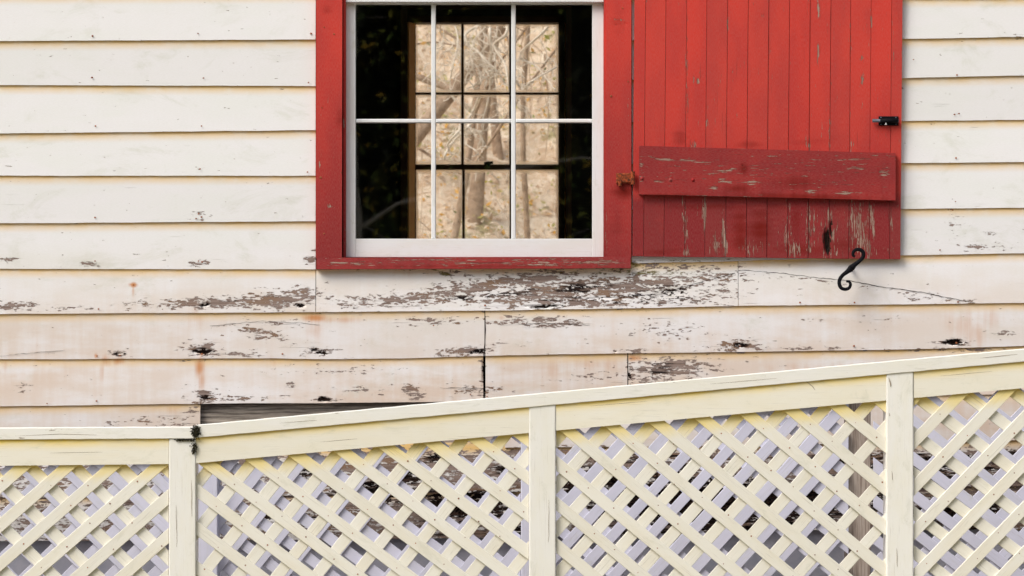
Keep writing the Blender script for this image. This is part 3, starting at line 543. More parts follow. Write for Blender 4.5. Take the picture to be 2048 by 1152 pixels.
# ---- shutter
T0 = line((1264, -545), (1803, -545)); B0 = line((1264, 513.5), (1797, 519.5))
YSH = -0.0385
sh = pbox('shutter', 1285, 1785, -430, -340, YSH + .026, YSH + .045, M['red'], house)    # hidden ledger on its back
edges = [1268, 1290.5, 1331, 1372.5, 1412.5, 1454, 1495, 1536, 1577.5, 1618.5, 1660, 1699.5, 1740, 1781, 1803]
for i in range(len(edges) - 1):
    g = 0.6 + RS.rand() * .5
    d = RS.uniform(-.0012, .0012)
    o = board('shutter_plank', M['red'], sh, edges[i] + g / 2, edges[i + 1] - g / 2, T0, lambda x: B0(x) + RS.uniform(-.4, .4), YSH + d, YSH + d, 0.0205, shwear, lean=-0.0085, along='z', step=0.006)
board('batten', M['red'], sh, 1277, 1787, line((1277, 294.5), (1787, 309)), line((1276, 391), (1785, 403)), YSH - .022, YSH - .024, 0.0235, batwear, wob=.3)
board('batten', M['red'], sh, 1277, 1787, line((1277, -400), (1787, -392)), line((1276, -304), (1785, -296)), YSH - .022, YSH - .024, 0.0235, batwear, wob=.3)
def disc_geo(c, r, ny=0.004, seg=8, squash=1.0):
    x, y, z = c; V = [(x, y - ny, z)] + [(x + r * math.cos(2 * math.pi * k / seg), y, z + squash * r * math.sin(2 * math.pi * k / seg)) for k in range(seg)]
    return V, [(0, 1 + k, 1 + (k + 1) % seg) for k in range(seg)]
for px, py in ((1284, 357), (1341, 360), (1386, 360)):
    v, f = join_geo([disc_geo(P(px, py, YSH - .0235), .008, .006, 12)]); link('carriage_bolt', mesh_np('carriage_bolt', v, f, [(0, 0)] * len(v), dict(tan=[.9] * len(v))), M['red'], sh)
# slide bolt
sb = pbox('slide_bolt', 1757.5, 1797, 232.5, 251, YSH - .006, YSH, M['iron'], sh)
v, f = tube_geo([P(1745, 241.5, YSH - .016), P(1797, 241.5, YSH - .016)], .0068, 12); link('rod', mesh_np('rod', v, f, None, None, True), M['steel'], sb)
v, f = tube_geo([P(1760, 241.5, YSH - .016), P(1796, 241.5, YSH - .016)], .0085, 12); link('barrel', mesh_np('barrel', v, f, None, None, True), M['iron'], sb)
a = P(1772, 248.6, YSH - .026); prism('mark', [(a[0] - .0035, a[2] - .001), (a[0] + .0035, a[2] - .001), (a[0], a[2] + .007)], YSH - .0262, YSH - .006, M['mark'], sb, 0, 0)
for px in (1762, 1792):
    for py in (235, 248.5):
        v, f = disc_geo(P(px, py, YSH - .0062), .0026, .0015); link('screw', mesh_np('screw', v, f), M['steel'], sb)
# hinge pintle
hg = pbox('hinge', 1232.5, 1263.5, 346, 366, -0.050, -0.034, M['rusty'], house, 0, .004)
v, f = tube_geo([P(1240, 362, -.045), P(1240, 372, -.045)], [.010, .007], 10); link('pintle', mesh_np('pintle', v, f), M['rusty'], hg)
v, f = tube_geo([P(1265.5, 343, -.055), P(1265.5, 369, -.055)], .008, 10); link('barrel', mesh_np('barrel', v, f), M['rusty'], hg)
# shutter dog: wrought S
yd = -0.095
up = [(1703, 536, 7.5), (1710, 529, 5.2), (1719, 522, 4.4), (1726, 514, 4.4), (1726.5, 505, 4.4), (1720, 499.5, 4.2), (1712, 499.5, 3.8), (1706.5, 504.5, 3.6), (1706.5, 511, 3.2), (1710, 513.5, 2.6)]
dn = [(1702, 537, 7.5), (1695, 543, 5.2), (1686, 550, 4.2), (1680, 558, 4.2), (1678.5, 567, 4.2), (1682, 575.5, 4.0), (1690, 578.5, 3.8), (1698, 576, 3.6), (1701, 569, 3.4), (1698.5, 563.5, 3.0), (1692.5, 562.5, 2.8)]
sc = (DW + yd) / F; gs = []
for pl in (up, dn):
    pp = spline([P(x, y, yd) for x, y, r in pl], 4); rr = list(np.interp(np.linspace(0, len(pl) - 1, len(pp)), range(len(pl)), [r * sc * .9 for x, y, r in pl])); gs.append(tube_geo(pp, rr, 10))
gs.append(tube_geo([P(1702, 536, yd - .006), P(1702, 536, -.02)], .006, 10)); gs.append(disc_geo(P(1702, 536, yd - .006), .011, .004, 12))
v, f = join_geo(gs); link('shutter_dog', mesh_np('shutter_dog', v, f, None, None, True), M['iron'], house)
# nails in the wall
NA = [(185, 72), (396, 67), (622, 67), (184, 155), (407, 156), (617, 165), (191, 252), (403, 252), (400, 338), (615, 344), (190, 435), (397, 428), (392, 437), (403, 434), (190, 522), (397, 522), (404, 524), (267, 570), (197, 618), (390, 618), (94, 807), (193, 802), (240, 711), (404, 708), (194, 712), (1827, 119), (1914, 150), (1909, 229), (1918, 227), (1912, 316), (1911, 403), (1905, 420),
      (1600, 605), (1709, 605), (1916, 604), (1708, 692), (970, 611), (867, 651), (565, 708), (1913, 686), (1480, 692), (941, 789), (974, 793), (1880, 500), (1245, 16), (648, 54), (668, 68), (644, 215), (683, 345), (641, 355), (648, 467), (1222, 192), (1256, 163)]
gs = []
for px, py in NA:
    yy = -.036 if (633 < px < 686 or 1212 < px < 1262) else -.0205
    gs.append(disc_geo(P(px, py, yy), RS.uniform(.0028, .0045), .002, 7, RS.uniform(.7, 1)))
v, f = join_geo(gs); tag(link('nail_heads', mesh_np('nail_heads', v, f), M['nail'], house), kind='stuff')

# open cracks in the boards beside and under the window
def crack(pts, top, bot, rad=.0007):
    out = []
    for (xa, ya), (xb, yb) in zip(pts[:-1], pts[1:]):
        n = max(2, int((abs(xb - xa) + abs(yb - ya)) / 7))
        out += [(xa + (xb - xa) * i / n, ya + (yb - ya) * i / n + RS.uniform(-.9, .9)) for i in range(n)]
    out.append(pts[-1]); P3 = []
    for x, y in out:
        t = (y - float(top(x))) / (float(bot(x)) - float(top(x))); P3.append(P(x, y, YT - .002 + (YB + .001 - YT) * t - .0012))
    return tube_geo(P3, [rad * RS.uniform(.3, 1.3) for _ in P3], 5)
v, f = join_geo([crack([(1477, 540), (1560, 546), (1640, 556), (1700, 561), (1760, 573), (1830, 582), (1900, 596), (1950, 606)], LASTR, R1b, .0010), crack([(880, 776), (930, 775), (965, 777)], R2b, R3b, .0008), crack([(1300, 594), (1380, 570), (1470, 546)], LASTR, R1b, .0009),
                 crack([(420, 652), (520, 642), (600, 646), (640, 650)], R1b, R2b, .0005), crack([(0, 712), (60, 706), (130, 700)], R1b, R2b, .0006), crack([(970, 626), (971, 660), (969, 690), (967, 711)], R1b, R2b, .0013), crack([(1000, 651), (1100, 646), (1180, 650)], R1b, R2b, .0005)])
tag(link('board_cracks', mesh_np('board_cracks', v, f), plain('crack_shadow_wood', (0.05, 0.035, 0.03), 0.95), house), kind='stuff')

# ------------------------------------------------------------------ lattice fences
def clip(poly, a, b, c):                 # keep a*x+b*y<=c
    out = []
    for i in range(len(poly)):
        p, q = poly[i], poly[(i + 1) % len(poly)]; dp = a * p[0] + b * p[1] - c; dq = a * q[0] + b * q[1] - c
        if dp <= 0: out.append(p)
        if (dp < 0) != (dq < 0) and abs(dp - dq) > 1e-9:
            t = dp / (dp - dq); out.append((p[0] + (q[0] - p[0]) * t, p[1] + (q[1] - p[1]) * t))
    return out
nail_pts = []
def slats(parent, mat, reg, deg, anchor, pitch, wid, y0, y1, topline, ybot, jit=0.8, nails=False, wear=None):
    """one direction of slats inside region reg=(xl,xr), below the straight line topline=((x,y),(x,y)), above row ybot; deg>0 rises to the right"""
    a = math.radians(deg); d = (math.cos(a), -math.sin(a)); n = (math.sin(a), math.cos(a))
    xl, xr = reg; (tx0, ty0), (tx1, ty1) = topline; ms = (ty1 - ty0) / (tx1 - tx0)
    corners = [(xl, ty0 + ms * (xl - tx0)), (xr, ty0 + ms * (xr - tx0)), (xr, ybot), (xl, ybot)]
    k = [((c[0] - anchor[0]) * n[0] + (c[1] - anchor[1]) * n[1]) / pitch for c in corners]
    for i in range(math.floor(min(k)) - 1, math.ceil(max(k)) + 2):
        off = i * pitch + RS.uniform(-jit, jit); h = wid / 2 + RS.uniform(-.5, .4); aj = RS.uniform(-.006, .006)
        dd = (math.cos(a + aj), -math.sin(a + aj)); cx = anchor[0] + n[0] * off; cy = anchor[1] + n[1] * off; L = 3000
        poly = [(cx - dd[0] * L - n[0] * h, cy - dd[1] * L - n[1] * h), (cx + dd[0] * L - n[0] * h, cy + dd[1] * L - n[1] * h), (cx + dd[0] * L + n[0] * h, cy + dd[1] * L + n[1] * h), (cx - dd[0] * L + n[0] * h, cy - dd[1] * L + n[1] * h)]
        poly = clip(poly, -1, 0, -xl); poly = clip(poly, 1, 0, xr) if poly else poly
        poly = clip(poly, ms, -1, ms * tx0 - ty0) if poly else poly; poly = clip(poly, 0, 1, ybot) if poly else poly
        if len(poly) < 3: continue
        ar = abs(0.5 * sum(poly[j][0] * poly[(j + 1) % len(poly)][1] - poly[(j + 1) % len(poly)][0] * poly[j][1] for j in range(len(poly))))
        if ar < 60: continue
        q = [(lambda r: (r[0], r[2]))(P(x, y, y0)) for x, y in poly]
        dy = RS.uniform(-.0006, .0006)
        prism('slat', q, y0 + dy, y1 + dy * .5, M[mat], parent, a, 0.0014, wear=wear)
def section(parent, mat, reg, near, far, topline, ybot, yfront, wid):
    slats(parent, mat, reg, *near, wid, yfront, yfront + .008, topline, ybot)
    slats(parent, mat, reg, *far, wid, yfront + .0095, yfront + .0175, topline, ybot)

fence = thing('lattice_railing', 'cream yellow lattice railing rising to the right in front of the wall, nearest the viewer', 'railing')
YFR = -1.45
capT = lambda x: 855.0 - .006 * x if x < 394 else 848.5 - (x - 394) * .0918
railB_L = ((0, 931.5), (338, 928)); railB_R = ((396, 926), (2048, 776))
def mosswear(lst, peel=(), lapx=None):
    def f(V):
        D = DW + V[:, 1]; px = V[:, 0] * F / D + 1024; py = HOR - (V[:, 2] - ZC) * F / D
        return dict(moss=blobs(px, py, lst), peel=blobs(px, py, peel))
    return f
def rail_sheet(name, parent, mat, xl, xr, t0, t1, b0, b1, y, thick, lap=True, lst=(), peel=()):
    """rail board as a fine sheet so stains can sit where they are; t0..b1 rows at its two ends"""
    k = (DW + y) / F; nu = max(2, int((xr - xl) * k / .01)); nv = 8
    s = np.linspace(0, 1, nu + 1); t = np.linspace(0, 1, nv + 1)
    PX = np.repeat((xl + s * (xr - xl))[None], nv + 1, 0); tp = t0 + s * (t1 - t0); bt = b0 + s * (b1 - b0)
    PY = tp[None] + t[:, None] * (bt - tp)[None]
    V = np.stack([(PX.ravel() - 1024) * k, np.full(PX.size, y), ZC + (HOR - PY.ravel()) * k], 1)
    W_ = nu + 1; i = (np.arange(nv)[:, None] * W_ + np.arange(nu)[None]).ravel(); Q = np.stack([i, i + W_, i + W_ + 1, i + 1], 1)
    ring = np.array(list(range(W_)) + [r_ * W_ + nu for r_ in range(1, nv + 1)] + [nv * W_ + c for c in range(nu - 1, -1, -1)] + [r_ * W_ for r_ in range(nv - 1, 0, -1)])
    n0 = len(V); B = V[ring].copy(); B[:, 1] += thick; 
    C_ = V[ring].copy()
    # soften the front edge
    mid = V[:n0].copy(); V = np.vstack([V, B]); R = len(ring); j = np.arange(R); j2 = (j + 1) % R
    Q2 = np.stack([ring[j], ring[j2], n0 + j2, n0 + j], 1)
    uv = np.stack([V[:, 0], V[:, 2] + V[:, 1] * .8], 1)
    pxr, pyr = PX.ravel(), PY.ravel(); tpr = np.repeat(tp[None], nv + 1, 0).ravel()
    at = dict(lap=np.clip(1 - (pyr - tpr) / 25, 0, 1) ** 1.5 if lap else np.zeros_like(pxr), moss=blobs(pxr, pyr, lst), peel=blobs(pxr, pyr, peel))  # lap places the yellow shade painted below the cap
    at = {kk: np.concatenate([a_, a_[ring]]) for kk, a_ in at.items()}
    return link(name, mesh_np(name, V, np.vstack([Q, Q2]), uv, at), M[mat], parent)
yR = YFR + .004
posts = [(-383, -330), (338, 391.5), (1058.5, 1111.5), (1773, 1827), (2490, 2543)]
for i, (a_, b_) in enumerate(posts):
    ct = capT(0.5 * (a_ + b_)) + 24
    k = (DW + YFR) / F; zt0 = ZC + (HOR - (capT(a_) + 25.0 if a_ > 394 else 877.5)) * k; zt1 = ZC + (HOR - (capT(b_) + 25.0 if a_ > 394 else 877.0)) * k
    x0, x1 = (a_ - 1024) * k, (b_ - 1024) * k
    # gridded front so the mossy top corner can be worn
    k2 = 1 / k
    rail_sheet('post', fence, 'cream', a_, b_, HOR - (zt0 - ZC) * k2, HOR - (zt1 - ZC) * k2, HOR + ZC * k2, HOR + ZC * k2, YFR, .088, lap=False,
               lst=[]) if False else None
    o = board('post', M['cream'], fence, 0, 1, None, None, 0, 0, 0, None) if False else prism('post', [(x0, 0.0), (x1, 0.0), (x1, zt1), (x0, zt0)], YFR + .0005, YFR + .088, M['post'], fence, math.pi / 2, 0.003)
secs = [(posts[0][1], posts[1][0], railB_L), (posts[1][1], posts[2][0], railB_R), (posts[2][1], posts[3][0], railB_R), (posts[3][1], posts[4][0], railB_R)]
def lineat(l, x): (x0, y0), (x1, y1) = l; return y0 + (y1 - y0) * (x - x0) / (x1 - x0)
FAM = [((41.2, (225, 933), 59.4), (-44.4, (59, 932), 62.5)),
       ((-36.9, (897, 1061), 60.0), (51.5, (807, 1029), 60.2)),
       ((-39.7, (1229, 1021), 63.6), (48.2, (1211.5, 1039), 59.8)),
       ((46.0, (1936, 863), 62.6), (-37.2, (1912, 932), 62.6))]
for (xl, xr, rb), (near, far) in zip(secs, FAM):
    ct0 = (capT(xl) if xl > 394 else 855.0 if xl < 300 else 848.7) + 22; ct1 = capT(xr) + 22
    if xl < 300: ct0 = 857.5 + 23; ct1 = 853 + 22
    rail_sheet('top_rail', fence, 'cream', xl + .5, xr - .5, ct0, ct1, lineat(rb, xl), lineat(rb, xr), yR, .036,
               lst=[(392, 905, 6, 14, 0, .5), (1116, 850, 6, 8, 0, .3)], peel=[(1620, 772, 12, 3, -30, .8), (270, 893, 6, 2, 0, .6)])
    tl = ((0, lineat(rb, 0) - 12), (2048, lineat(rb, 2048) - 12))
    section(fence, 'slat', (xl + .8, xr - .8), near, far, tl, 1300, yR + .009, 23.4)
    pbox('bottom_rail', xl + .5, xr - .5, 1290, 1345, yR - .001, yR + .036, M['cream'], fence)
# cap boards
def capboard(parent, mat, x0, x1, t0, t1, th, yf, yb, peel=(), moss=()):
    k = (DW + yf) / F; n = max(2, int((x1 - x0) / 6)); ys = [(yf + .003, 0), (yf, 2.0), (yf, th / 2), (yf, th - 1.0), (yf + .002, th), (yb, th), (yb, 0)]
    V = []; PXs = []; PYs = []
    for i in range(n + 1):
        s = i / n; px = x0 + s * (x1 - x0); t = t0 + s * (t1 - t0) + 0.35 * math.sin(px * .09) * RS.rand()
        for (y, dz) in ys:
            V.append(((px - 1024) * k, y, ZC + (HOR - t - dz) * k)); PXs.append(px); PYs.append(t + dz)
    m = len(ys); Fc = [(i * m + j, i * m + (j + 1) % m, (i + 1) * m + (j + 1) % m, (i + 1) * m + j) for i in range(n) for j in range(m)]
    Fc += [tuple(range(m))[::-1], tuple(n * m + j for j in range(m))]
    V = np.array(V); PXs = np.array(PXs); PYs = np.array(PYs)
    return link('cap_board', mesh_np('cap_board', V, Fc, np.stack([V[:, 0], V[:, 2] + V[:, 1]], 1), dict(lap=np.zeros(len(V)), peel=blobs(PXs, PYs, peel), moss=blobs(PXs, PYs, moss))), M[mat], parent)
YC0, YC1 = YFR - .004, YFR + .115
capboard(fence, 'post', -400, 391, 857.4, 852.8, 24.5, YC0, YC1, [(140, 858, 90, 3, 0, .62), (60, 872, 90, 4, 3, .5), (0, 878, 80, 3, 0, .45)], [(389, 868, 5, 9, 0, .9)])
capboard(fence, 'post', 392.5, 2560, 849.5, 849.5 - (2560 - 392.5) * .0922, 26.5, YC0, YC1, [(700, 822, 60, 2.5, 5, .5), (1340, 764, 90, 2, 5, .45), (1990, 712, 40, 3, 5, .7), (2040, 716, 26, 5, 5, .8), (1600, 766, 120, 2, 5, .4)], [(396, 864, 7, 12, 0, 1.0)])
# dark moss at the joint of the cap boards
gs = []
for i in range(420):
    t = RS.rand(); 
    if i < 220: c = (391 + RS.randn() * 4, 864 + RS.randn() * 6)
    elif i < 320: c = (345 + RS.rand() ** .6 * 45, 878 + abs(RS.randn()) * 1.6)
    else: c = (388 + RS.randn() * 2.5, 886 + RS.rand() * 20)
    l = RS.uniform(1, 4.2); an = RS.uniform(0, 6.28); y = YC0 - .001 - RS.rand() * .006 if c[1] < 877 else YFR - .001 - RS.rand() * .004
    p0 = P(c[0], c[1], y); p1 = P(c[0] + math.cos(an) * l, c[1] + abs(math.sin(an)) * l * (1 if i >= 220 else RS.choice([-1, 1])), y - .002)
    gs.append(tube_geo([p0, p1], [.0018, .0004], 4, False))
v, f = join_geo(gs); tag(link('moss_tuft', mesh_np('moss_tuft', v, f), M['moss'], fence), kind='stuff')
# nail dots where the slats cross
gs = []
for (xl, xr, rb), (near, far) in zip(secs, FAM):
    a1 = math.radians(near[0]); a2 = math.radians(far[0]); n1 = np.array([math.sin(a1), math.cos(a1)]); n2 = np.array([math.sin(a2), math.cos(a2)])
    A = np.array([n1, n2]); c1 = n1 @ np.array(near[1]); c2 = n2 @ np.array(far[1])
    for i in range(-45, 46):
        for j in range(-45, 46):
            p = np.linalg.solve(A, np.array([c1 + i * near[2], c2 + j * far[2]]))
            if xl + 14 < p[0] < xr - 14 and lineat(rb, p[0]) + 14 < p[1] < 1280 and RS.rand() < .8:
                q = p + RS.randn(2) * 4; gs.append(disc_geo(P(q[0], q[1], yR + .0083), RS.uniform(.0015, .0030), .0008, 6))
v, f = join_geo(gs); tag(link('nail_heads', mesh_np('nail_heads', v, f), M['nail'], fence), kind='stuff')

# seasoning checks in the posts and rails
def check(pts, y, rad=.0012):
    P3 = []
    for (xa, ya), (xb, yb) in zip(pts[:-1], pts[1:]):
        n = max(2, int((abs(xb - xa) + abs(yb - ya)) / 6)); P3 += [P(xa + (xb - xa) * i / n + RS.uniform(-.5, .5), ya + (yb - ya) * i / n, y) for i in range(n)]
    return tube_geo(P3, [rad * math.sin(3.0 * (i + .3) / len(P3)) + .0002 for i in range(len(P3))], 5)
yp = YFR; gs = [check([(1778, 755), (1781, 768), (1783, 778)], yp, .002), check([(1779, 826), (1780, 838)], yp, .0012), check([(1784, 942), (1785, 966)], yp, .0010), check([(1793, 1096), (1795, 1140)], yp, .0008), check([(352, 1010), (354, 1100)], yp, .0006), check([(1098, 1000), (1097, 1090)], yp, .0006), check([(383, 960), (384, 1040)], yp, .0007),
                check([(1612, 763), (1624, 772), (1634, 784)], yR, .0010), check([(640, 884), (720, 877)], yR, .0005), check([(1880, 752), (1990, 742)], yR, .0005), check([(100, 906), (210, 904)], yR, .0005), check([(1180, 812), (1300, 802)], yR, .0005),
                check([(30, 872), (120, 868), (200, 870)], YC0, .0007), check([(560, 846), (640, 840)], YC0, .0005), check([(1420, 768), (1560, 756)], YC0, .0005), check([(1960, 716), (2040, 708)], YC0, .0009)]
v, f = join_geo(gs); tag(link('wood_checks', mesh_np('wood_checks', v, f), plain('check_shadow_wood', (0.38, 0.31, 0.24), 0.95), fence), kind='stuff')

# rear railing of the ramp
rear = thing('lattice_railing', 'pale grey lattice railing in shade behind the cream one, close to the wall', 'railing')
YRR = -0.45; kr = (DW + YRR) / (DW + YFR)
def conv(px, py):     # the same place on the other railing, in photo pixels
    return 1024 + (px - 1024) / kr, HOR + (py - HOR) / kr
rp = []
for i, (a_, b_) in enumerate(posts):
    c = 1024 + (0.5 * (a_ + b_) - 1024) / kr; hw = 24
    if i == 1: c, hw = 412, 23
    if i == 2: c = 1066
    if i == 3: c = 1722
    rp.append((c - hw, c + hw)); top = conv(0.5 * (a_ + b_), (capT(0.5 * (a_ + b_)) if a_ > 300 else 855) + 24)[1]
    k = (DW + YRR) / F
    y0 = YRR - .0 if i != 3 else YRR + .07
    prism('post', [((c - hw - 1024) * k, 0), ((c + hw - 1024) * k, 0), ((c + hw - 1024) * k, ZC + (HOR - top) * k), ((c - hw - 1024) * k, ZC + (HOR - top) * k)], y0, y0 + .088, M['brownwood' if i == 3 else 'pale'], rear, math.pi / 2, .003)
def rb2(l): return tuple(conv(*p) for p in l)
RF = [((-44.4, (155, 961.5), 57.5), (44.0, (100, 1024), 58.5)),
      ((51.3, (632, 979), 55.6), (-37.0, (642, 994), 56.0)),
      ((47.6, (1144, 994), 55.8), (-39.4, (1591, 936.5), 56.5)),
      ((-37.5, (1928.5, 921.5), 58), (45.8, (1911, 963), 57.5))]
for i, ((xl, xr, rb), (near, far)) in enumerate(zip(secs, RF)):
    x0 = rp[i][1]; x1 = rp[i + 1][0]; r2 = rb2(rb); t0 = conv(xl, (857 if i == 0 else capT(xl)) + 22)[1]; t1 = conv(xr, capT(xr) + 22)[1]
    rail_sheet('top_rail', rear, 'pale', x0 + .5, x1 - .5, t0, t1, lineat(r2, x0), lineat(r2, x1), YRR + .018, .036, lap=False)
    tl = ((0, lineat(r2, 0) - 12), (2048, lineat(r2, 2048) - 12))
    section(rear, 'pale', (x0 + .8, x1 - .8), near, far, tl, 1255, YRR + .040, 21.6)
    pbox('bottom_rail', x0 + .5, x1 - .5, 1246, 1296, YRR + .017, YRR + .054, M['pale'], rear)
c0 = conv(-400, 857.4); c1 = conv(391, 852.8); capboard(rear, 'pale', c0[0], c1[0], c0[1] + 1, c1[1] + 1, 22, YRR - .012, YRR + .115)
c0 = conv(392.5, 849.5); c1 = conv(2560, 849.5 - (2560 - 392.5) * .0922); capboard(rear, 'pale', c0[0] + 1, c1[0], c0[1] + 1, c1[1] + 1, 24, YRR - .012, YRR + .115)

# ramp between the two railings
ramp = thing('ramp', 'grey wooden access ramp running between the two lattice railings', 'ramp')
x0 = P(-380, 0, YFR)[0]; xm = P(365, 0, YFR)[0]; x1 = P(2540, 0, YFR)[0]; zl = ZC - 0.97; zr = zl + (x1 - xm) * .092
nb = 44
for i in range(nb):
    a_ = x0 + (x1 - x0) * i / nb + .003; b_ = x0 + (x1 - x0) * (i + 1) / nb - .003
    z = zl + max(0, (0.5 * (a_ + b_) - xm)) * .092
    prism('deck_board', [(a_, z - .035), (b_, z - .035 + (.005 if a_ > xm else 0)), (b_, z + (.005 if a_ > xm else 0)), (a_, z)], YFR + .125, YRR - .03, M['deck'], ramp, 0, .0)
for yy in (YFR + .13, YRR - .08):
    prism('stringer', [(x0, zl - .22), (xm, zl - .22), (x1, zr - .22), (x1, zr - .037), (xm, zl - .037), (x0, zl - .037)], yy, yy + .04, M['deck'], ramp, 0, .0)

# ------------------------------------------------------------------ trees
def leaves(n, centres, spread, size, name, mat, parent=None, droop=0.0):
    c = centres[RS.randint(0, len(centres), n)] + RS.randn(n, 3) * spread
    u = RS.randn(n, 3); u /= np.linalg.norm(u, axis=1)[:, None]; v = np.cross(u, RS.randn(n, 3)); v /= np.linalg.norm(v, axis=1)[:, None]
    s = (size * RS.uniform(.6, 1.3, n))[:, None]
    V = np.stack([c - u * s, c + v * s * .45, c + u * s, c - v * s * .45], 1).reshape(-1, 3); i = np.arange(n) * 4
    tone = np.repeat(RS.rand(n), 4)
    return link(name, mesh_np(name, V, np.stack([i, i + 1, i + 2, i + 3], 1), None, dict(tone=tone)), mat, parent)
def strands(n, origins, length, name, mat, parent=None):
    """hanging moss: thin wavy ribbons"""
    o = origins[RS.randint(0, len(origins), n)] + RS.randn(n, 3) * np.array([.10, .10, .03]); L = length * RS.uniform(.3, 1.0, n); seg = 4
    V = []; an = RS.uniform(0, 3.14, n); wd = RS.uniform(.004, .010, n); ph = RS.uniform(0, 6, n)
    d = np.stack([np.cos(an), np.sin(an), 0 * an], 1)
    for k in range(seg + 1):
        t = k / seg; c = o + np.stack([.03 * np.sin(ph + 4 * t), .03 * np.cos(ph * 1.7 + 3 * t), -L * t], 1); ww = (wd * (1.05 - t))[:, None]
        V += [c - d * ww, c + d * ww]
    V = np.stack(V, 1); m = 2 * (seg + 1); V = V.reshape(-1, 3); b = np.arange(n)[:, None] * m
    Q = np.concatenate([np.stack([b[:, 0] + 2 * k, b[:, 0] + 2 * k + 1, b[:, 0] + 2 * k + 3, b[:, 0] + 2 * k + 2], 1) for k in range(seg)])
    return link(name, mesh_np(name, V, Q, None, dict(tone=np.repeat(RS.rand(n), m))), mat, parent)
def grow(p, d, L, r, depth, out, tips, rnd, bend=.35, kids=3, droop=0.0, minr=.002):
    pts = [Vector(p)]; dd = Vector(d).normalized(); n = 6
    for i in range(n):
        dd = (dd + Vector((rnd.gauss(0, bend), rnd.gauss(0, bend), rnd.gauss(0, bend) - droop)) * .35).normalized(); pts.append(pts[-1] + dd * (L / n))
    rad = [max(minr, r * (1 - .55 * i / n)) for i in range(n + 1)]
    out.append(tube_geo(pts, rad, 7 if r > .02 else 4, False)); tips.append(tuple(pts[-1])); tips.append(tuple(pts[3]))
    if depth > 0:
        for k in range(kids):
            i = rnd.randint(2, n); q = Vector((rnd.gauss(0, 1), rnd.gauss(0, 1), rnd.gauss(0, .7))).normalized()
            grow(pts[i], dd * .7 + q * .8, L * rnd.uniform(.5, .75), rad[i] * .6, depth - 1, out, tips, rnd, bend, kids, droop, minr)
def tree(name, label, base, lean, L, r, bark, leafm, nleaf, lsize, spread, seed, moss=0, group=None, depth=4, kids=3, mlen=1.2, cat='tree'):
    rnd = random.Random(seed); root = thing(name, label, cat, group); out = []; tips = []
    root.location = base
    pts = [Vector((0, 0, -.1))]; d = Vector(lean).normalized(); n = 10
    for i in range(n): d = (d + Vector((rnd.gauss(0, .05), rnd.gauss(0, .05), .02))).normalized(); pts.append(pts[-1] + d * L / n)
    rad = [r * (1.25 if i == 0 else 1) * (1 - .06 * i) for i in range(n + 1)]
    tv = tube_geo(pts, rad, 14, False); link('trunk', mesh_np('trunk', tv[0], tv[1], None, None, True), M[bark], root)
    for k in range(6):
        i = rnd.randint(4, n); a = rnd.uniform(0, 6.28)
        grow(pts[i], (math.cos(a), math.sin(a), .5), L * .42, rad[i] * .5, depth - 1, out, tips, rnd, kids=kids)
    bv = join_geo(out); link('limbs', mesh_np('limbs', bv[0], bv[1], None, None, True), M[bark], root)
    T_ = np.array(tips)
    if nleaf: leaves(nleaf, T_, spread, lsize, 'crown', M[leafm], root)
    if moss: strands(moss, T_[RS.randint(0, len(T_), max(6, len(T_) // 2))], mlen, 'hanging_moss', M['spanish_moss'], root)
    return root
# behind the house
def at(px, py, D): return ((px - 1024) * D / F, D - DW, ZC + (HOR - py) * D / F)
b = at(700, 0, 25.5); tree('leaning_tree', 'thick brown trunk leaning right behind the upper left panes of the back window', (b[0] - 1.6, b[1], 1.2), (.62, 0, .8), 6, .11, 'bark_brown', 'leaf_brown', 300, .035, .35, 3, 300, depth=3)
# bare tree with white twigs hanging into view
rnd = random.Random(5); rt = thing('bare_tree', 'bare tree with thin white twigs hanging across the upper panes of the back window', 'tree')
bx = at(1330, 0, 23.2); rt.location = (bx[0], bx[1], 0); base = Vector(rt.location); out = []; tips = []
out.append(tube_geo(spline([(0, 0, -.1), (.05, 0, 1.4), (-.1, .1, 2.8), (-.05, 0, 4.4)], 6), .10, 12))
def loc(px, py, D=23.2): return tuple(Vector(at(px, py, D)) - base)
mains = [([(1330, 40), (1240, 0), (1100, -30), (960, -20), (850, 10)], .03), ([(985, -20), (980, 60), (982, 110), (978, 190), (965, 240)], .009), ([(915, -15), (908, 40), (916, 80), (904, 140), (900, 165)], .007),
         ([(1080, -25), (1000, 30), (930, 70), (962, 110), (1000, 150)], .012), ([(1000, -25), (1015, 60), (988, 90), (1010, 130), (1018, 180)], .011), ([(1150, -15), (1090, 60), (1040, 110), (1075, 135), (1110, 180)], .010), ([(940, 250), (905, 285), (890, 310), (886, 330)], .010),
         ([(900, -10), (880, 60), (905, 90), (880, 110)], .006), ([(1040, -20), (950, 80), (945, 130), (960, 170)], .006), ([(960, 190), (950, 215), (935, 240), (918, 262), (895, 290), (905, 310)], .011), ([(1240, 60), (1120, 130), (1060, 165), (1030, 200)], .008), ([(990, 60), (960, 50), (940, 75)], .006)]
for pl, r in mains:
    pp = spline([loc(x, y, 23.2 + rnd.uniform(-.3, .3)) for x, y in pl], 5); out.append(tube_geo(pp, [1.35 * r * (1 - .6 * i / len(pp)) for i in range(len(pp))], 6))
    for i in range(3, len(pp), 1):
        if rnd.random() < .5: grow(pp[i], (rnd.gauss(0, 1), rnd.gauss(0, .6), rnd.gauss(-.5, .6)), rnd.uniform(.10, .30), r * .36, 2, out, tips, rnd, .7, 2, .12, .0032)
bv = join_geo(out); link('trunk', mesh_np('trunk', bv[0], bv[1], None, None, True), M['bark_pale'], rt)
GR = 'moss draped trees behind the house'
specs = [(842, 25.6, .04, 'leaf_green', 2), (945, 27.2, .07, 'leaf_brown', 4), (1068, 26.3, .03, 'leaf_green', 5), (1122, 27.8, .06, 'leaf_brown', 6), (1000, 28.4, .045, 'leaf_brown', 7)]
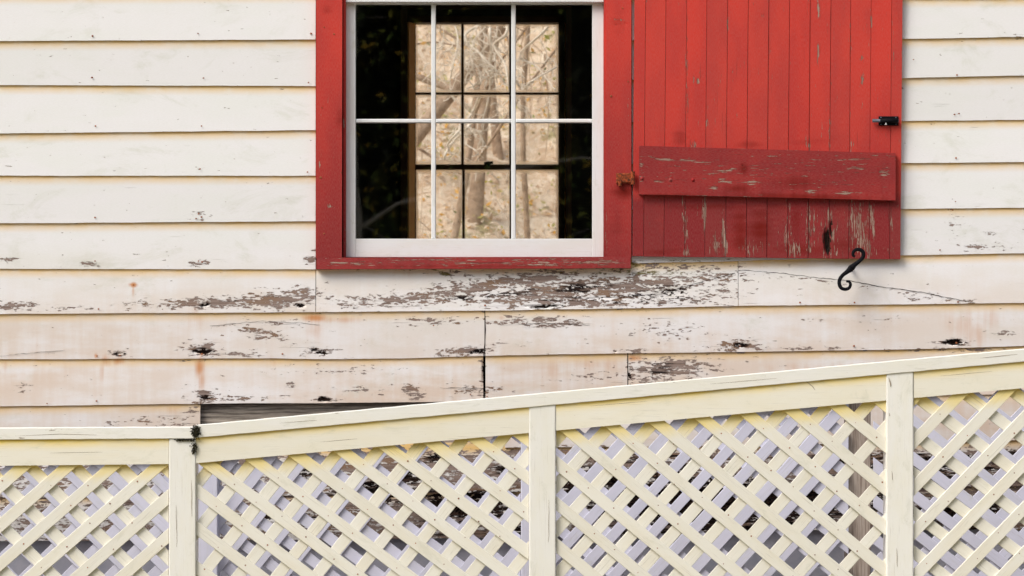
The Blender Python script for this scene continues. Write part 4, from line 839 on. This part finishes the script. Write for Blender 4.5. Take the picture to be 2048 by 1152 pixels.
labs = ['slim mossy tree with green leaves behind the left panes of the back window', 'stout mossy tree behind the middle panes of the back window', 'slim mossy tree with green leaves behind the right panes of the back window', 'stout mossy tree at the right edge of the back window', 'farthest stout mossy tree behind the middle of the back window']
for (px, D, r, lm, sd_), lb in zip(specs, labs):
    b = at(px, 0, D); tree('mossy_tree', lb, (b[0], b[1], float(bankz(np.array(b[0]), np.array(b[1]))) - .1), (RS.uniform(-.1, .1), 0, 1), 5.2, r, 'bark_brown', lm, 800, .030, .34, sd_, 260, GR, mlen=1.3, depth=3)
# leafy bushes low in view
for px, D, hz, lm, lb in ((870, 24.5, 1.9, 'leaf_green', 'green bush with yellow leaves low behind the left panes of the back window'), (1060, 25.5, 1.7, 'leaf_green', 'green bush low behind the right panes of the back window')):
    b = at(px, 0, D); root = thing('bush', lb, 'bush'); root.location = (b[0], b[1], 0); out = []; tips = []; rn = random.Random(int(px))
    for k in range(5): grow((0, 0, 0), (rn.gauss(0, .25), rn.gauss(0, .25), 1), ZC + hz * .75, .016, 2, out, tips, rn, .3, 3)
    bv = join_geo(out); link('stems', mesh_np('stems', bv[0], bv[1], None, None, True), M['bark_brown'], root)
    leaves(700, np.array(tips), .17, .020, 'crown', M[lm], root)
# far woods closing the view
def woods(name, cx, cy, wx, wy, h, n, size, mat, lab):
    c = np.stack([RS.uniform(cx - wx, cx + wx, n // 30), RS.uniform(cy - wy, cy + wy, n // 30), RS.uniform(0, h, n // 30)], 1)
    return tag(leaves(n, c, .55, size, name, M[mat]), lab, 'woods', None, 'stuff')
n_ = 20000; lx = RS.uniform(-3.2, 3.2, n_); ly = RS.uniform(12.2, 20.5, n_); lz = bankz(lx, ly) + .01 + RS.rand(n_) ** 3 * .10
nn = np.array([0, -.65, .76]) + RS.randn(n_, 3) * .28; nn /= np.linalg.norm(nn, axis=1)[:, None]
uu = np.cross(nn, RS.randn(n_, 3)); uu /= np.linalg.norm(uu, axis=1)[:, None]; vv = np.cross(nn, uu); ss = RS.uniform(.012, .042, n_)[:, None]; cc = np.stack([lx, ly, lz], 1)
Vl = np.stack([cc - uu * ss, cc + vv * ss * .5, cc + uu * ss, cc - vv * ss * .5], 1).reshape(-1, 3); il = np.arange(n_) * 4
tag(link('leaf_litter', mesh_np('leaf_litter', Vl, np.stack([il, il + 1, il + 2, il + 3], 1), None, dict(tone=np.repeat(RS.rand(n_), 4))), M['leaf_brown']), 'dry leaves and grass covering the bank behind the back window', 'leaves', None, 'stuff')
woods('woodland', 0, -33, 26, 3, 13, 90000, .24, 'leaf_dark', 'dark evergreen woods across the yard, faintly mirrored in the front window')
# tree across the yard whose pale trunk is mirrored in the left panes
tree('pale_trunk_tree', 'slender pale trunk tree across the yard, mirrored in the left front panes', (-1.75, -20.5, 0), (.09, 0, 1), 7.5, .075, 'bark_pale', 'leaf_green', 7000, .055, .75, 12, 0, None, 3)
